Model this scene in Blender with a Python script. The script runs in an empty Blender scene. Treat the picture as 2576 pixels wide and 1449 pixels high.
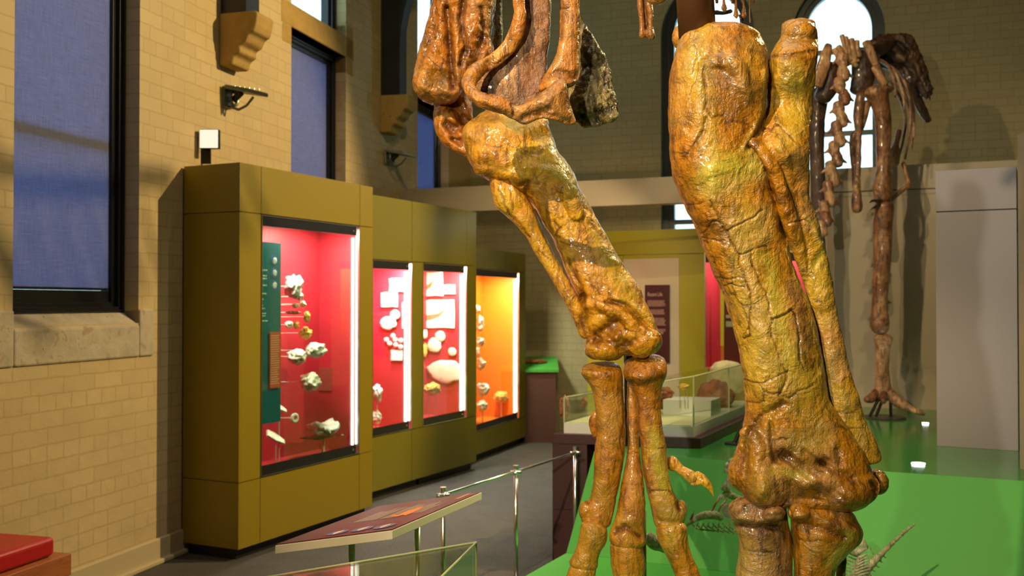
import bpy, bmesh, math, random
from mathutils import Vector, Matrix, noise as mnoise

SC = bpy.context.scene
COL = SC.collection
PI = math.pi
F = 2500.0
PITCH = math.atan(35.5 / F)
CAM = Vector((0.0, 0.0, 1.55))
random.seed(7)

# ------------------------------------------------------------------ helpers
def ray(px, py):
    x, y, z = (px - 1288.0) / F, 1.0, -(py - 724.5) / F
    return Vector((x, y * math.cos(PITCH) - z * math.sin(PITCH), y * math.sin(PITCH) + z * math.cos(PITCH)))

def at(px, py, Y):
    r = ray(px, py)
    return CAM + r * (Y / r.y)

def atz(px, py, z):
    r = ray(px, py)
    return CAM + r * ((z - CAM.z) / r.z)

def mpp(Y):
    return Y / F

class Frame:
    """a vertical plane through A and B (plan points); u runs along it, w goes in behind it, z is up"""
    def __init__(s, A, B):
        s.A = Vector((A[0], A[1], 0)); s.B = Vector((B[0], B[1], 0))
        s.L = (s.B - s.A).length
        s.d = (s.B - s.A).normalized()
        s.n = Vector((-s.d.y, s.d.x, 0))
    def uz(s, px, py, w=0.0):
        r = ray(px, py)
        o = s.A + s.n * w
        t = (o - CAM).dot(s.n) / r.dot(s.n)
        p = CAM + r * t
        return (p - o).dot(s.d), p.z
    def pt(s, u, w, z):
        return s.A + s.d * u + s.n * w + Vector((0, 0, z))
    def hit(s, px, py, w=0.0):
        u, z = s.uz(px, py, w)
        return s.pt(u, w, z)
    def mat(s, u=0, w=0, z=0):
        M = Matrix.Identity(4)
        M.col[0][:3] = s.d; M.col[1][:3] = s.n; M.col[2][:3] = (0, 0, 1)
        M.translation = s.pt(u, w, z)
        return M

def add_box(bm, x0, x1, y0, y1, z0, z1):
    v = [bm.verts.new(p) for p in ((x0,y0,z0),(x1,y0,z0),(x1,y1,z0),(x0,y1,z0),(x0,y0,z1),(x1,y0,z1),(x1,y1,z1),(x0,y1,z1))]
    for f in ((0,3,2,1),(4,5,6,7),(0,1,5,4),(1,2,6,5),(2,3,7,6),(3,0,4,7)):
        bm.faces.new([v[i] for i in f])

def box(*a):
    bm = bmesh.new(); add_box(bm, *a); return bm

def add_prism(bm, pts, off):
    """pts: polygon (Vectors), off: extrusion vector"""
    a = [bm.verts.new(p) for p in pts]
    b = [bm.verts.new(Vector(p) + Vector(off)) for p in pts]
    n = len(pts)
    bm.faces.new(a); bm.faces.new(b[::-1])
    for i in range(n):
        j = (i + 1) % n
        bm.faces.new((a[j], a[i], b[i], b[j]))

def prism(pts, off):
    bm = bmesh.new(); add_prism(bm, pts, off); return bm

def add_cyl(bm, p0, p1, r0, r1=None, n=20, cap=True):
    r1 = r0 if r1 is None else r1
    p0, p1 = Vector(p0), Vector(p1)
    d = (p1 - p0).normalized()
    x = d.orthogonal().normalized(); y = d.cross(x)
    A, B = [], []
    for i in range(n):
        a = 2 * PI * i / n
        o = x * math.cos(a) + y * math.sin(a)
        A.append(bm.verts.new(p0 + o * r0)); B.append(bm.verts.new(p1 + o * r1))
    for i in range(n):
        j = (i + 1) % n
        bm.faces.new((A[i], A[j], B[j], B[i]))
    if cap:
        bm.faces.new(A[::-1]); bm.faces.new(B)

def cyl(*a, **k):
    bm = bmesh.new(); add_cyl(bm, *a, **k); return bm

def link(name, bm, m, parent=None, M=None, smooth=False, bevel=0.0):
    bmesh.ops.recalc_face_normals(bm, faces=bm.faces)
    me = bpy.data.meshes.new(name)
    bm.to_mesh(me); bm.free()
    me.materials.append(m)
    if smooth:
        me.polygons.foreach_set('use_smooth', [True] * len(me.polygons))
    o = bpy.data.objects.new(name, me); COL.objects.link(o)
    if M is not None: o.matrix_world = M
    if parent is not None: o.parent = parent
    if bevel:
        b = o.modifiers.new('bevel', 'BEVEL'); b.width = bevel; b.segments = 2; b.limit_method = 'ANGLE'
    return o

def tag(o, label, cat, group=None, kind=None):
    o['label'] = label; o['category'] = cat
    if group: o['group'] = group
    if kind: o['kind'] = kind
    return o

def empty(name, loc, label, cat, group=None, M=None):
    o = bpy.data.objects.new(name, None); COL.objects.link(o)
    o.empty_display_size = .1
    if M is not None: o.matrix_world = M
    else: o.location = loc
    return tag(o, label, cat, group)

def struct(o):
    o['kind'] = 'structure'; return o

# ------------------------------------------------------------------ materials
def mat(name, col=(.5,.5,.5), rough=.6, metal=0.0, **k):
    m = bpy.data.materials.new(name); m.use_nodes = True
    b = m.node_tree.nodes['Principled BSDF']
    b.inputs['Base Color'].default_value = (*col, 1)
    b.inputs['Roughness'].default_value = rough
    b.inputs['Metallic'].default_value = metal
    for kk, v in k.items():
        b.inputs[kk].default_value = v
    return m

def N(m, t, **k):
    n = m.node_tree.nodes.new(t)
    for kk, v in k.items():
        if kk.startswith('i_'):
            n.inputs[kk[2:].replace('_', ' ')].default_value = v
        else: setattr(n, kk, v)
    return n

def L(m, a, b): m.node_tree.links.new(a, b)
def BS(m): return m.node_tree.nodes['Principled BSDF']

def ramp(m, fac, stops):
    r = N(m, 'ShaderNodeValToRGB'); L(m, fac, r.inputs[0])
    e = r.color_ramp.elements
    while len(e) < len(stops): e.new(.5)
    for i, (p, c) in enumerate(stops):
        e[i].position = p; e[i].color = (*c, 1) if len(c) == 3 else c
    return r.outputs[0]

def noise_out(m, vec, scale, detail=4, rough=.55, dist=0.0):
    n = N(m, 'ShaderNodeTexNoise'); n.inputs['Scale'].default_value = scale
    n.inputs['Detail'].default_value = detail; n.inputs['Roughness'].default_value = rough
    n.inputs['Distortion'].default_value = dist
    if vec is not None: L(m, vec, n.inputs['Vector'])
    return n.outputs['Fac']

def mixc(m, fac, a, b, blend='MIX'):
    x = N(m, 'ShaderNodeMix', data_type='RGBA', blend_type=blend)
    for s, v in ((0, fac), (6, a), (7, b)):
        if isinstance(v, (int, float)): x.inputs[s].default_value = v
        elif isinstance(v, tuple): x.inputs[s].default_value = (*v, 1)
        else: L(m, v, x.inputs[s])
    return x.outputs[2]

def mth(m, op, a, b=0.0, c=None):
    x = N(m, 'ShaderNodeMath', operation=op)
    for i, v in enumerate((a, b, c)):
        if v is None: continue
        if isinstance(v, (int, float)): x.inputs[i].default_value = v
        else: L(m, v, x.inputs[i])
    return x.outputs[0]

def bump(m, h, strength, dist, prev=None):
    b = N(m, 'ShaderNodeBump'); b.inputs['Strength'].default_value = strength; b.inputs['Distance'].default_value = dist
    L(m, h, b.inputs['Height'])
    if prev is not None: L(m, prev, b.inputs['Normal'])
    return b.outputs[0]

def coords(m, scale=(1,1,1), rot=(0,0,0), out='Object'):
    tc = N(m, 'ShaderNodeTexCoord'); mp = N(m, 'ShaderNodeMapping')
    mp.inputs['Scale'].default_value = scale; mp.inputs['Rotation'].default_value = rot
    L(m, tc.outputs[out], mp.inputs['Vector'])
    return mp.outputs[0]

def fine(m, scale=60, strength=.15, dist=.002, colvar=0.0, base=None, cscale=3):
    v = coords(m)
    L(m, bump(m, noise_out(m, v, scale, 3), strength, dist), BS(m).inputs['Normal'])
    if colvar and base:
        c = ramp(m, noise_out(m, v, cscale, 4), [(.3, tuple(x*(1-colvar) for x in base)), (.7, tuple(min(1, x*(1+colvar)) for x in base))])
        L(m, c, BS(m).inputs['Base Color'])
    return m

def brick_mat(name, c1, c2, mortar):
    m = mat(name, rough=.62); b = BS(m)
    v = coords(m)
    sep = N(m, 'ShaderNodeSeparateXYZ'); L(m, v, sep.inputs[0])
    wob = noise_out(m, v, 9, 5, .7)
    cmb = N(m, 'ShaderNodeCombineXYZ')
    L(m, mth(m, 'MULTIPLY_ADD', wob, .035, sep.outputs[0]), cmb.inputs[0])
    L(m, mth(m, 'MULTIPLY_ADD', wob, .022, sep.outputs[2]), cmb.inputs[1])
    br = N(m, 'ShaderNodeTexBrick'); L(m, cmb.outputs[0], br.inputs['Vector'])
    br.inputs['Scale'].default_value = 1; br.inputs['Brick Width'].default_value = .235; br.inputs['Row Height'].default_value = .084
    br.inputs['Mortar Size'].default_value = .007; br.inputs['Mortar Smooth'].default_value = .7; br.offset_frequency = 2; br.squash = .5; br.squash_frequency = 3
    br.inputs['Color1'].default_value = (*c1, 1); br.inputs['Color2'].default_value = (*c2, 1); br.inputs['Mortar'].default_value = (*mortar, 1)
    n1 = noise_out(m, v, 2.2, 5)
    col = mixc(m, mth(m, 'MULTIPLY', ramp(m, n1, [(.42, (0,0,0)), (.7, (1,1,1))]), .35), br.outputs['Color'], tuple(x*.72 for x in c1))
    dirt = ramp(m, noise_out(m, v, 26, 5, .7), [(.66, (0,0,0)), (.74, (1,1,1))])
    col = mixc(m, mth(m, 'MULTIPLY', dirt, .3), col, tuple(x*.45 for x in c1))
    L(m, col, b.inputs['Base Color'])
    n = bump(m, br.outputs['Fac'], -1.0, .03)
    n = bump(m, noise_out(m, v, 34, 4, .65), .3, .006, n)
    L(m, bump(m, noise_out(m, v, 8, 1), .4, .015, n), b.inputs['Normal'])
    return m

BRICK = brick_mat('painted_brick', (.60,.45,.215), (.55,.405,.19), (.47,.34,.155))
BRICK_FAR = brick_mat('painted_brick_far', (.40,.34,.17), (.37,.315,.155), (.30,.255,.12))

def stone_mat(name, c, c2, peel=False):
    m = mat(name, rough=.8); v = coords(m)
    n = noise_out(m, v, 9, 6, .65)
    col = ramp(m, n, [(.3, c2), (.6, c)])
    if peel:
        p = ramp(m, noise_out(m, v, 14, 6, .7, .6), [(.57, (0,0,0)), (.64, (.7,.7,.7))])
        col = mixc(m, p, col, (.36,.23,.12))
        g = ramp(m, noise_out(m, v, 21, 4, .6), [(.66, (0,0,0)), (.7, (1,1,1))])
        col = mixc(m, g, col, (.12,.22,.07))
    L(m, col, BS(m).inputs['Base Color'])
    L(m, bump(m, noise_out(m, v, 18, 6, .65), .5, .012), BS(m).inputs['Normal'])
    return m

OCHRE = stone_mat('ochre_stone', (.44,.28,.075), (.36,.22,.05))
SILL = stone_mat('peeling_stone', (.52,.44,.31), (.40,.34,.22), True)
FRAMEBLK = fine(mat('black_window_paint', (.010,.011,.014), .22), 40, .1)
TIMBER = fine(mat('dark_timber', (.012,.014,.018), .4), 30, .3, colvar=.3, base=(.012,.014,.018))
OLIVE = fine(mat('olive_laminate', (.285,.205,.006), .42), 160, .05, .001)
OLIVE2 = fine(mat('lime_olive_laminate', (.215,.185,.010), .4), 160, .05, .001)
KICK = mat('black_kick', (.012,.011,.012), .5)
BLACKBAR = mat('black_bar', (.018,.017,.016), .3)
STEEL = mat('brushed_steel', (.62,.60,.55), .25, 1.0)
CHROME = mat('polished_steel', (.88,.88,.88), .22, 1.0)
REDBACK = fine(mat('crimson_lining', (.46,.018,.03), .5), 200, .1, .001)
ORANGEBACK = fine(mat('orange_lining', (.80,.17,.004), .5), 200, .1, .001)
MAROON = fine(mat('maroon_laminate', (.06,.020,.018), .38), 150, .06, .001)
GREEN = mat('green_platform_paint', (.035,.27,.035), .16)
fine(GREEN, 50, .03, .001)
GREENM = fine(mat('green_matt_paint', (.060,.33,.040), .55), 150, .05, .001)
BEIGE = fine(mat('beige_board', (.37,.31,.21), .55), 120, .06, .001)
GREYP = fine(mat('lilac_grey_board', (.31,.285,.31), .5), 120, .06, .001)
WHITEP = mat('white_paint', (.72,.70,.64), .5)
CREAM = fine(mat('cream_board', (.55,.50,.36), .4), 100, .06)
SEAM = mat('seam_shadow_gap', (.02,.018,.012), .8)
REDLEATHER = fine(mat('red_vinyl', (.45,.006,.008), .38), 90, .35, .003)
WOOD = mat('orange_wood', (.40,.12,.03), .45)
v = coords(WOOD, (2, 30, 30)); L(WOOD, ramp(WOOD, noise_out(WOOD, v, 3, 4, .6, 1), [(.3, (.30,.08,.02)), (.7, (.46,.15,.04))]), BS(WOOD).inputs['Base Color'])

def carpet():
    m = mat('carpet', (.1,.09,.08), .95); v = coords(m)
    c = ramp(m, noise_out(m, v, 140, 3, .8), [(.38, (.015,.013,.010)), (.62, (.15,.125,.095))])
    c = mixc(m, .35, c, ramp(m, noise_out(m, v, 5, 4), [(.35, (.04,.033,.026)), (.65, (.08,.067,.052))]))
    L(m, c, BS(m).inputs['Base Color'])
    L(m, bump(m, noise_out(m, v, 220, 3, .8), .8, .006), BS(m).inputs['Normal'])
    return m
CARPET = carpet()

def glassy(name, tint=(.9,1,.95), refl=.08, trans=.92):
    m = bpy.data.materials.new(name); m.use_nodes = True
    nt = m.node_tree; nt.nodes.clear()
    out = N(m, 'ShaderNodeOutputMaterial'); mix = N(m, 'ShaderNodeMixShader')
    t = N(m, 'ShaderNodeBsdfTransparent'); t.inputs[0].default_value = (*tint, 1)
    g = N(m, 'ShaderNodeBsdfGlossy'); g.inputs['Roughness'].default_value = .02
    fr = N(m, 'ShaderNodeFresnel'); fr.inputs[0].default_value = 1.45
    L(m, mth(m, 'MULTIPLY', fr.outputs[0], refl * 12), mix.inputs[0])
    L(m, t.outputs[0], mix.inputs[1]); L(m, g.outputs[0], mix.inputs[2]); L(m, mix.outputs[0], out.inputs[0])
    return m
GLASS = glassy('case_glass', refl=.022)
GLASSV = glassy('vitrine_glass', (.95,.98,.93), refl=.028)
GLASSEDGE = mat('polished_glass_edge', (.62,.66,.36), .15, Alpha=.75)

def emis(name, col, s):
    m = bpy.data.materials.new(name); m.use_nodes = True
    m.node_tree.nodes.clear()
    o = N(m, 'ShaderNodeOutputMaterial'); e = N(m, 'ShaderNodeEmission')
    e.inputs[0].default_value = (*col, 1); e.inputs[1].default_value = s
    L(m, e.outputs[0], o.inputs[0]); return m
STRIP = emis('lit_strip', (1,.98,.90), 6)
UPLIGHT = emis('uplight_lens', (.92,.97,1), 30)

def blind_mat():
    m = bpy.data.materials.new('blue_roller_blind'); m.use_nodes = True
    nt = m.node_tree; b = BS(m); v = coords(m, (260, 260, 260))
    w1 = noise_out(m, coords(m, (400, 1, 9)), 1, 2); w2 = noise_out(m, coords(m, (9, 1, 400)), 1, 2)
    f = mth(m, 'ADD', w1, w2)
    c = ramp(m, mth(m, 'MULTIPLY', f, .5), [(.35, (.22,.22,.29)), (.65, (.36,.36,.46))])
    L(m, c, b.inputs['Base Color']); b.inputs['Roughness'].default_value = .8
    tr = N(m, 'ShaderNodeBsdfTranslucent'); tc = ramp(m, mth(m, 'MULTIPLY', f, .5), [(.35, (.19,.22,.40)), (.65, (.33,.37,.58))])
    L(m, tc, tr.inputs[0])
    mx = N(m, 'ShaderNodeMixShader'); mx.inputs[0].default_value = .6
    L(m, b.outputs[0], mx.inputs[1]); L(m, tr.outputs[0], mx.inputs[2])
    L(m, mx.outputs[0], nt.nodes['Material Output'].inputs[0])
    return m
BLIND = blind_mat()

def bone_mat(name, pale, mid, dark, rough=.27, green=.0, scale=1.0, crack=1.0, coat=.4, bstr=1.0):
    m = mat(name, rough=rough); b = BS(m)
    b.inputs['Coat Weight'].default_value = coat; b.inputs['Coat Roughness'].default_value = .11
    v = coords(m, (scale,)*3); vs = coords(m, (scale*1.0, scale*1.0, scale*.22))
    big = noise_out(m, v, 4.5, 3, .6, .4)
    col = ramp(m, big, [(.30, mid), (.50, mid), (.64, pale)])
    streak = noise_out(m, vs, 55, 3, .65, .3)
    col = mixc(m, mth(m, 'MULTIPLY', ramp(m, streak, [(.49, (0,0,0)), (.64, (1,1,1))]), .8), col, dark)
    blot = ramp(m, noise_out(m, v, 11, 5, .72, 1.0), [(.50, (0,0,0)), (.66, (1,1,1))])
    col = mixc(m, mth(m, 'MULTIPLY', blot, .75), col, dark)
    if green:
        g = ramp(m, noise_out(m, coords(m, (scale, scale, scale*.5)), 3.3, 3, .5, .8), [(.52, (0,0,0)), (.66, (1,1,1))])
        col = mixc(m, mth(m, 'MULTIPLY', g, green), col, (.40,.34,.04))
    # cracks: warped voronoi cell borders, only here and there
    wv = N(m, 'ShaderNodeVectorMath', operation='ADD'); nz = N(m, 'ShaderNodeTexNoise'); nz.inputs['Scale'].default_value = 9; nz.inputs['Detail'].default_value = 4
    L(m, v, nz.inputs['Vector']); sc = N(m, 'ShaderNodeVectorMath', operation='SCALE'); sc.inputs['Scale'].default_value = .09
    L(m, nz.outputs['Color'], sc.inputs[0]); L(m, v, wv.inputs[0]); L(m, sc.outputs[0], wv.inputs[1])
    vo = N(m, 'ShaderNodeTexVoronoi', feature='DISTANCE_TO_EDGE'); vo.inputs['Scale'].default_value = 7.5
    sv = N(m, 'ShaderNodeMapping'); sv.inputs['Scale'].default_value = (1.3, 1.3, .75); L(m, wv.outputs[0], sv.inputs[0]); L(m, sv.outputs[0], vo.inputs['Vector'])
    ck = ramp(m, vo.outputs['Distance'], [(.0, (1,1,1)), (.016, (0,0,0))])
    mask = ramp(m, noise_out(m, v, 5.3, 2), [(.46, (0,0,0)), (.54, (1,1,1))])
    ckm = mth(m, 'MULTIPLY', mth(m, 'MULTIPLY', ck, mask), crack)
    col = mixc(m, mth(m, 'MULTIPLY', ckm, .8), col, tuple(x*.25 for x in dark))
    # plates between the cracks differ a little
    vc = N(m, 'ShaderNodeTexVoronoi'); vc.inputs['Scale'].default_value = 7.5; L(m, sv.outputs[0], vc.inputs['Vector'])
    sepc = N(m, 'ShaderNodeSeparateColor'); L(m, vc.outputs['Color'], sepc.inputs[0])
    col = mixc(m, mth(m, 'MULTIPLY', ramp(m, sepc.outputs[0], [(.76, (0,0,0)), (.82, (1,1,1))]), .18*crack), col, tuple(min(1, .5*x+.14) for x in pale))
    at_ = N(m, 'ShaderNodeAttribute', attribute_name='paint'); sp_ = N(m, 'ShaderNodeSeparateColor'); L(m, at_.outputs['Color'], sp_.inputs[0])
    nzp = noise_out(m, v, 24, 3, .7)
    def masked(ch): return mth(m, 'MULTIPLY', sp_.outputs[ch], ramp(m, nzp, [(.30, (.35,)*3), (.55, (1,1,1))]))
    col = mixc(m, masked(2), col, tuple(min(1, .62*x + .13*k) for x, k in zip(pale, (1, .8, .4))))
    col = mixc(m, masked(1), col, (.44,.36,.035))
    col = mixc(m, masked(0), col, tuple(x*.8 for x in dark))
    L(m, col, b.inputs['Base Color'])
    L(m, mth(m, 'MULTIPLY_ADD', noise_out(m, v, 14, 4), .30, rough - .13), b.inputs['Roughness'])
    n = bump(m, noise_out(m, v, 20, 5, .68, .6), .95*bstr, .012)
    n = bump(m, streak, .6*bstr, .006, n)
    n = bump(m, blot, -.9*bstr, .006, n)
    n = bump(m, ckm, -1.0, .007, n)
    n = bump(m, noise_out(m, v, 150, 2, .7), .6*bstr, .003, n)
    L(m, n, b.inputs['Normal'])
    return m
BONE_Y = bone_mat('amber_bone', (.78,.43,.018), (.66,.29,.010), (.20,.068,.005), green=.4)
BONE_R = bone_mat('ochre_bone', (.54,.31,.022), (.42,.165,.006), (.10,.034,.003), green=.5)
BONE_O = bone_mat('rust_bone', (.62,.29,.05), (.50,.17,.008), (.12,.035,.004), green=.1)
BONE_D = bone_mat('lacquered_dark_bone', (.42,.21,.025), (.27,.10,.008), (.06,.02,.003), green=.35, rough=.26)
BONE_T = bone_mat('tan_foot_bone', (.58,.31,.025), (.47,.18,.008), (.16,.05,.005), green=.3, crack=.5)
BONE_OLD = bone_mat('flaking_dark_bone', (.36,.28,.10), (.20,.14,.045), (.05,.035,.012), green=.4, crack=.3, bstr=1.6)
BONE_DULL = bone_mat('dull_bone_end', (.32,.24,.12), (.24,.17,.08), (.12,.08,.04), rough=.55, coat=.1)
BONE_B = bone_mat('brown_bone', (.50,.27,.11), (.24,.10,.035), (.045,.020,.010), rough=.34, crack=.5)
BONE_B2 = bone_mat('pale_brown_bone', (.62,.38,.17), (.42,.22,.09), (.10,.045,.02), rough=.4, crack=.5)
BONE_BK = bone_mat('black_brown_bone', (.13,.065,.03), (.055,.026,.014), (.012,.007,.005), rough=.34, crack=.5)
BONE_G = bone_mat('grey_buff_bone', (.62,.57,.38), (.45,.41,.26), (.18,.15,.08), rough=.6, crack=.4, coat=.05, scale=2)

# ------------------------------------------------------------------ bone building
def cr(p0, p1, p2, p3, t):
    return .5 * ((2*p1) + (-p0 + p2)*t + (2*p0 - 5*p1 + 4*p2 - p3)*t*t + (-p0 + 3*p1 - 3*p2 + p3)*t*t*t)

def loft(bm, st, n=40, sub=6, cap=.5, power=2.0, feats=()):
    """st: list of (centre, half-width vector, half-depth vector)"""
    rings = []
    m = len(st)
    for i in range(m - 1):
        q = [st[max(i-1, 0)], st[i], st[i+1], st[min(i+2, m-1)]]
        for k in range(sub + (1 if i == m-2 else 0)):
            t = k / sub
            rings.append([cr(*[s[j] for s in q], t) for j in range(3)] )
    def capr(e, nx):
        out = []; c, a, b = e
        dv = (c - nx[0]).normalized(); h = min(a.length, b.length) * cap * 1.3
        for k in range(1, 6):
            ang = k / 5.5 * PI / 2
            s = math.cos(ang)
            out.append([c + dv * h * math.sin(ang), a * s, b * s])
        return out
    rings = capr(rings[0], rings[1])[::-1] + rings + capr(rings[-1], rings[-2])
    tot = len(rings); prev = None; first = None
    for ri, (c, a, b) in enumerate(rings):
        tt = ri / (tot - 1); row = []
        for i in range(n):
            th = 2 * PI * i / n
            ct, sn = math.cos(th), math.sin(th)
            x = math.copysign(abs(ct) ** (2/power), ct); y = math.copysign(abs(sn) ** (2/power), sn)
            r = 1.0
            for (ft, fth, amp, s1, s2) in feats:
                dth = (th - fth + PI) % (2*PI) - PI
                r += amp * math.exp(-((tt - ft)/s1)**2 - (dth/s2)**2)
            row.append(bm.verts.new(c + a * x * r + b * y * r))
        if prev:
            for i in range(n):
                j = (i + 1) % n
                bm.faces.new((prev[i], prev[j], row[j], row[i]))
        else: first = row
        prev = row
    bm.faces.new(first[::-1]); bm.faces.new(prev)

def pxl(bm, rows, Y, ratio=.8, org=None, **k):
    """rows: (lx,ly,rx,ry[,dY[,ratio]])"""
    st = []
    for r in rows:
        y = Y + (r[4] if len(r) > 4 else 0); ra = r[5] if len(r) > 5 else ratio
        l, q = at(r[0], r[1], y), at(r[2], r[3], y)
        a = (q - l) / 2
        st.append(((l + q)/2 - org, a, Vector((0, 1, 0)) * a.length * ra))
    loft(bm, st, **k)

RIDGE = .72
def tube(bm, pts, Y, org, ratio=1.0, **k):
    """pts: (px,py,rpx[,dY])"""
    pts = [tuple(p[:3]) + ((p[3] * RIDGE if p[3] < -.045 and Y < 4 else p[3]),) if len(p) > 3 else p for p in pts]
    P = [at(p[0], p[1], Y + (p[3] if len(p) > 3 else 0)) for p in pts]
    st = []
    for i, p in enumerate(P):
        t = (P[min(i+1, len(P)-1)] - P[max(i-1, 0)]).normalized()
        y = Y + (pts[i][3] if len(pts[i]) > 3 else 0)
        a = t.cross(Vector((0, 1, 0)))
        if a.length < 1e-3: a = Vector((1, 0, 0))
        a.normalize(); b = a.cross(t).normalized()
        r = pts[i][2] * mpp(y)
        st.append((p - org, a * r, b * r * ratio))
    loft(bm, st, **k)

def ell(bm, px, py, Y, rx, ry, org, rd=None, rot=0, n=20):
    c = at(px, py, Y) - org; s = mpp(Y)
    rd = rd if rd is not None else (rx + ry) / 2
    a = math.radians(rot)
    M = Matrix.Translation(c) @ Matrix.Rotation(-a, 4, 'Y') @ Matrix.Diagonal((rx*s, rd*s, ry*s, 1))
    bmesh.ops.create_uvsphere(bm, u_segments=n, v_segments=n//2 + 2, radius=1, matrix=M)

_tex = {}
DISP = .62
def tex(kind, size, depth=3):
    key = (kind, size, depth)
    if key not in _tex:
        t = bpy.data.textures.new('%s_%g' % (kind, size), kind)
        t.noise_scale = size
        if kind == 'CLOUDS': t.noise_depth = depth
        _tex[key] = t
    return _tex[key]

import numpy as np
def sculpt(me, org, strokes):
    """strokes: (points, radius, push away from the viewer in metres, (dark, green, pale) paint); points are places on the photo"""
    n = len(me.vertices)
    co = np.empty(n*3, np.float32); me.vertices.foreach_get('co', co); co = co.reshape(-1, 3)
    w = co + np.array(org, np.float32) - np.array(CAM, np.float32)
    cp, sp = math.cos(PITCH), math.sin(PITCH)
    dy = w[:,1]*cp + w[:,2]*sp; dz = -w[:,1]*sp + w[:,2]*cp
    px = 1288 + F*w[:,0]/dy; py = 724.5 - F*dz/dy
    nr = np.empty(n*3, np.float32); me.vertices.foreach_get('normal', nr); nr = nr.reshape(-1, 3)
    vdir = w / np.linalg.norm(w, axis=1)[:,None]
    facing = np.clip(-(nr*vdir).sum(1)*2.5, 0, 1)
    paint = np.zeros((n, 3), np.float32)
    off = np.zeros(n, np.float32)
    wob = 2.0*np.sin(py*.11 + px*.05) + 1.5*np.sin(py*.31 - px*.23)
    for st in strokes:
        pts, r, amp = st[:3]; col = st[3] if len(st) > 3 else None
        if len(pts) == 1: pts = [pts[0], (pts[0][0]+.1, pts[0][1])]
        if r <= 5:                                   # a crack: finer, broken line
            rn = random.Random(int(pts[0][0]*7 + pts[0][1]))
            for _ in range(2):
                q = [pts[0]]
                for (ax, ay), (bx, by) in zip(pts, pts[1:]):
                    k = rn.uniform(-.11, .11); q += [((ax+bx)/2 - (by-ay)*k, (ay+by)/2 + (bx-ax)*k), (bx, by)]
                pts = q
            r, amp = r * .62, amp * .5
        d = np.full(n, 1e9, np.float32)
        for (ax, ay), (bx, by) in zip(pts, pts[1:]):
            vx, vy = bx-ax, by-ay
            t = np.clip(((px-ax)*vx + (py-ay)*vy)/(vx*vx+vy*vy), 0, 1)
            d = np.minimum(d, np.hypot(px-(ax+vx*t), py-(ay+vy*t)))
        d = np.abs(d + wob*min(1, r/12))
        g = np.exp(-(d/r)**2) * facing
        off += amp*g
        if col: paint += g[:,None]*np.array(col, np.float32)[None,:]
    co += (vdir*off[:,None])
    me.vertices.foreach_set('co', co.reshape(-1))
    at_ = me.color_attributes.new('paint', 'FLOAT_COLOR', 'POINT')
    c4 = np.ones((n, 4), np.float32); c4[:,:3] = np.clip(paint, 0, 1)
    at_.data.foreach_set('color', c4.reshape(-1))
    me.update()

def bone(name, bm, m, parent, voxel=.005, disp=((.09, .012), (.03, .006)), smooth=3, label=None, strokes=()):
    bmesh.ops.recalc_face_normals(bm, faces=bm.faces)
    me = bpy.data.meshes.new(name); bm.to_mesh(me); bm.free(); me.materials.append(m)
    o = bpy.data.objects.new(name, me); COL.objects.link(o)
    r = o.modifiers.new('r', 'REMESH'); r.mode = 'VOXEL'; r.voxel_size = voxel
    if smooth:
        s = o.modifiers.new('s', 'SMOOTH'); s.factor = .5; s.iterations = smooth * 4 if smooth > 2 else 3
    for size, strength in disp:
        d = o.modifiers.new('d', 'DISPLACE'); d.texture = tex('CLOUDS', size); d.strength = strength * DISP; d.mid_level = .5
        d.texture_coords = 'LOCAL'
    bpy.context.view_layer.update()
    dg = bpy.context.evaluated_depsgraph_get()
    me2 = bpy.data.meshes.new_from_object(o.evaluated_get(dg))
    o.modifiers.clear(); o.data = me2; me2.name = name
    bpy.data.meshes.remove(me)
    if not me2.materials: me2.materials.append(m)
    me2.polygons.foreach_set('use_smooth', [True] * len(me2.polygons))
    if strokes: sculpt(me2, parent.location, strokes)
    o.parent = parent
    if label: o['label'] = label
    return o

# ------------------------------------------------------------------ the room
LW = Frame((-3.739 + .275*2.0, 2.0), (-3.739 + .275*11.9, 11.9))     # left wall, face of the brick
def lw_u(Y): return (Y - 2.0) * math.sqrt(1 + .275**2)
CEIL = 5.6
T = .32
bm = bmesh.new()
ops = [(lw_u(y0), lw_u(y0 + .935)) for y0 in (4.81, 7.51, 10.1)]
edges = [-6.7] + [e for o_ in ops for e in o_] + [LW.L + .4]
WZ0, WZ1 = 1.49, 5.2
for i in range(len(edges) - 1):
    if i % 2 == 0: add_box(bm, edges[i], edges[i+1], 0, .212, 0, CEIL)
    else:
        add_box(bm, edges[i], edges[i+1], 0, .212, 0, WZ0 - .06); add_box(bm, edges[i], edges[i+1], 0, .212, WZ1, CEIL)
wl = struct(link('wall_left', bm, BRICK, M=LW.mat()))

FW = Frame((-.74, 11.65 + .35*.74), (8.0, 11.65 - .35*8.0))           # far wall
bm = bmesh.new()
def arch_px(pxl_, pxr, pyb, ptop):
    u0, _ = FW.uz(pxl_, 300); u1, _ = FW.uz(pxr, 300)
    um = (u0+u1)/2
    _, z1 = FW.uz((pxl_+pxr)/2, ptop); return u0, u1, z1
FARW = []
for (a, b, top) in ((1662, 1897, -62), (1995, 2228, -60)):
    FARW.append(arch_px(a, b, 600, top))
FZ0 = 1.75
def arch_pts(u0, u1, z1, inset=0.0, n=14):
    u0 += inset; u1 -= inset; z1 -= inset
    w = (u1 - u0); c = (u0 + u1) / 2
    R = w * .62
    h = math.sqrt(max(R*R - (R - w/2)**2, 1e-6))      # pointed arch of two arcs
    zs = z1 - h
    pts = []
    amax = math.acos((R - w/2) / R)
    for k in range(n + 1):                             # left arc, centre at u0+R
        a = amax * k / n
        pts.append((u0 + R - R*math.cos(a), zs + R*math.sin(a)))
    for k in range(n - 1, -1, -1):
        a = amax * k / n
        pts.append((u1 - R + R*math.cos(a), zs + R*math.sin(a)))
    return pts
prevu = 0.0
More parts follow.
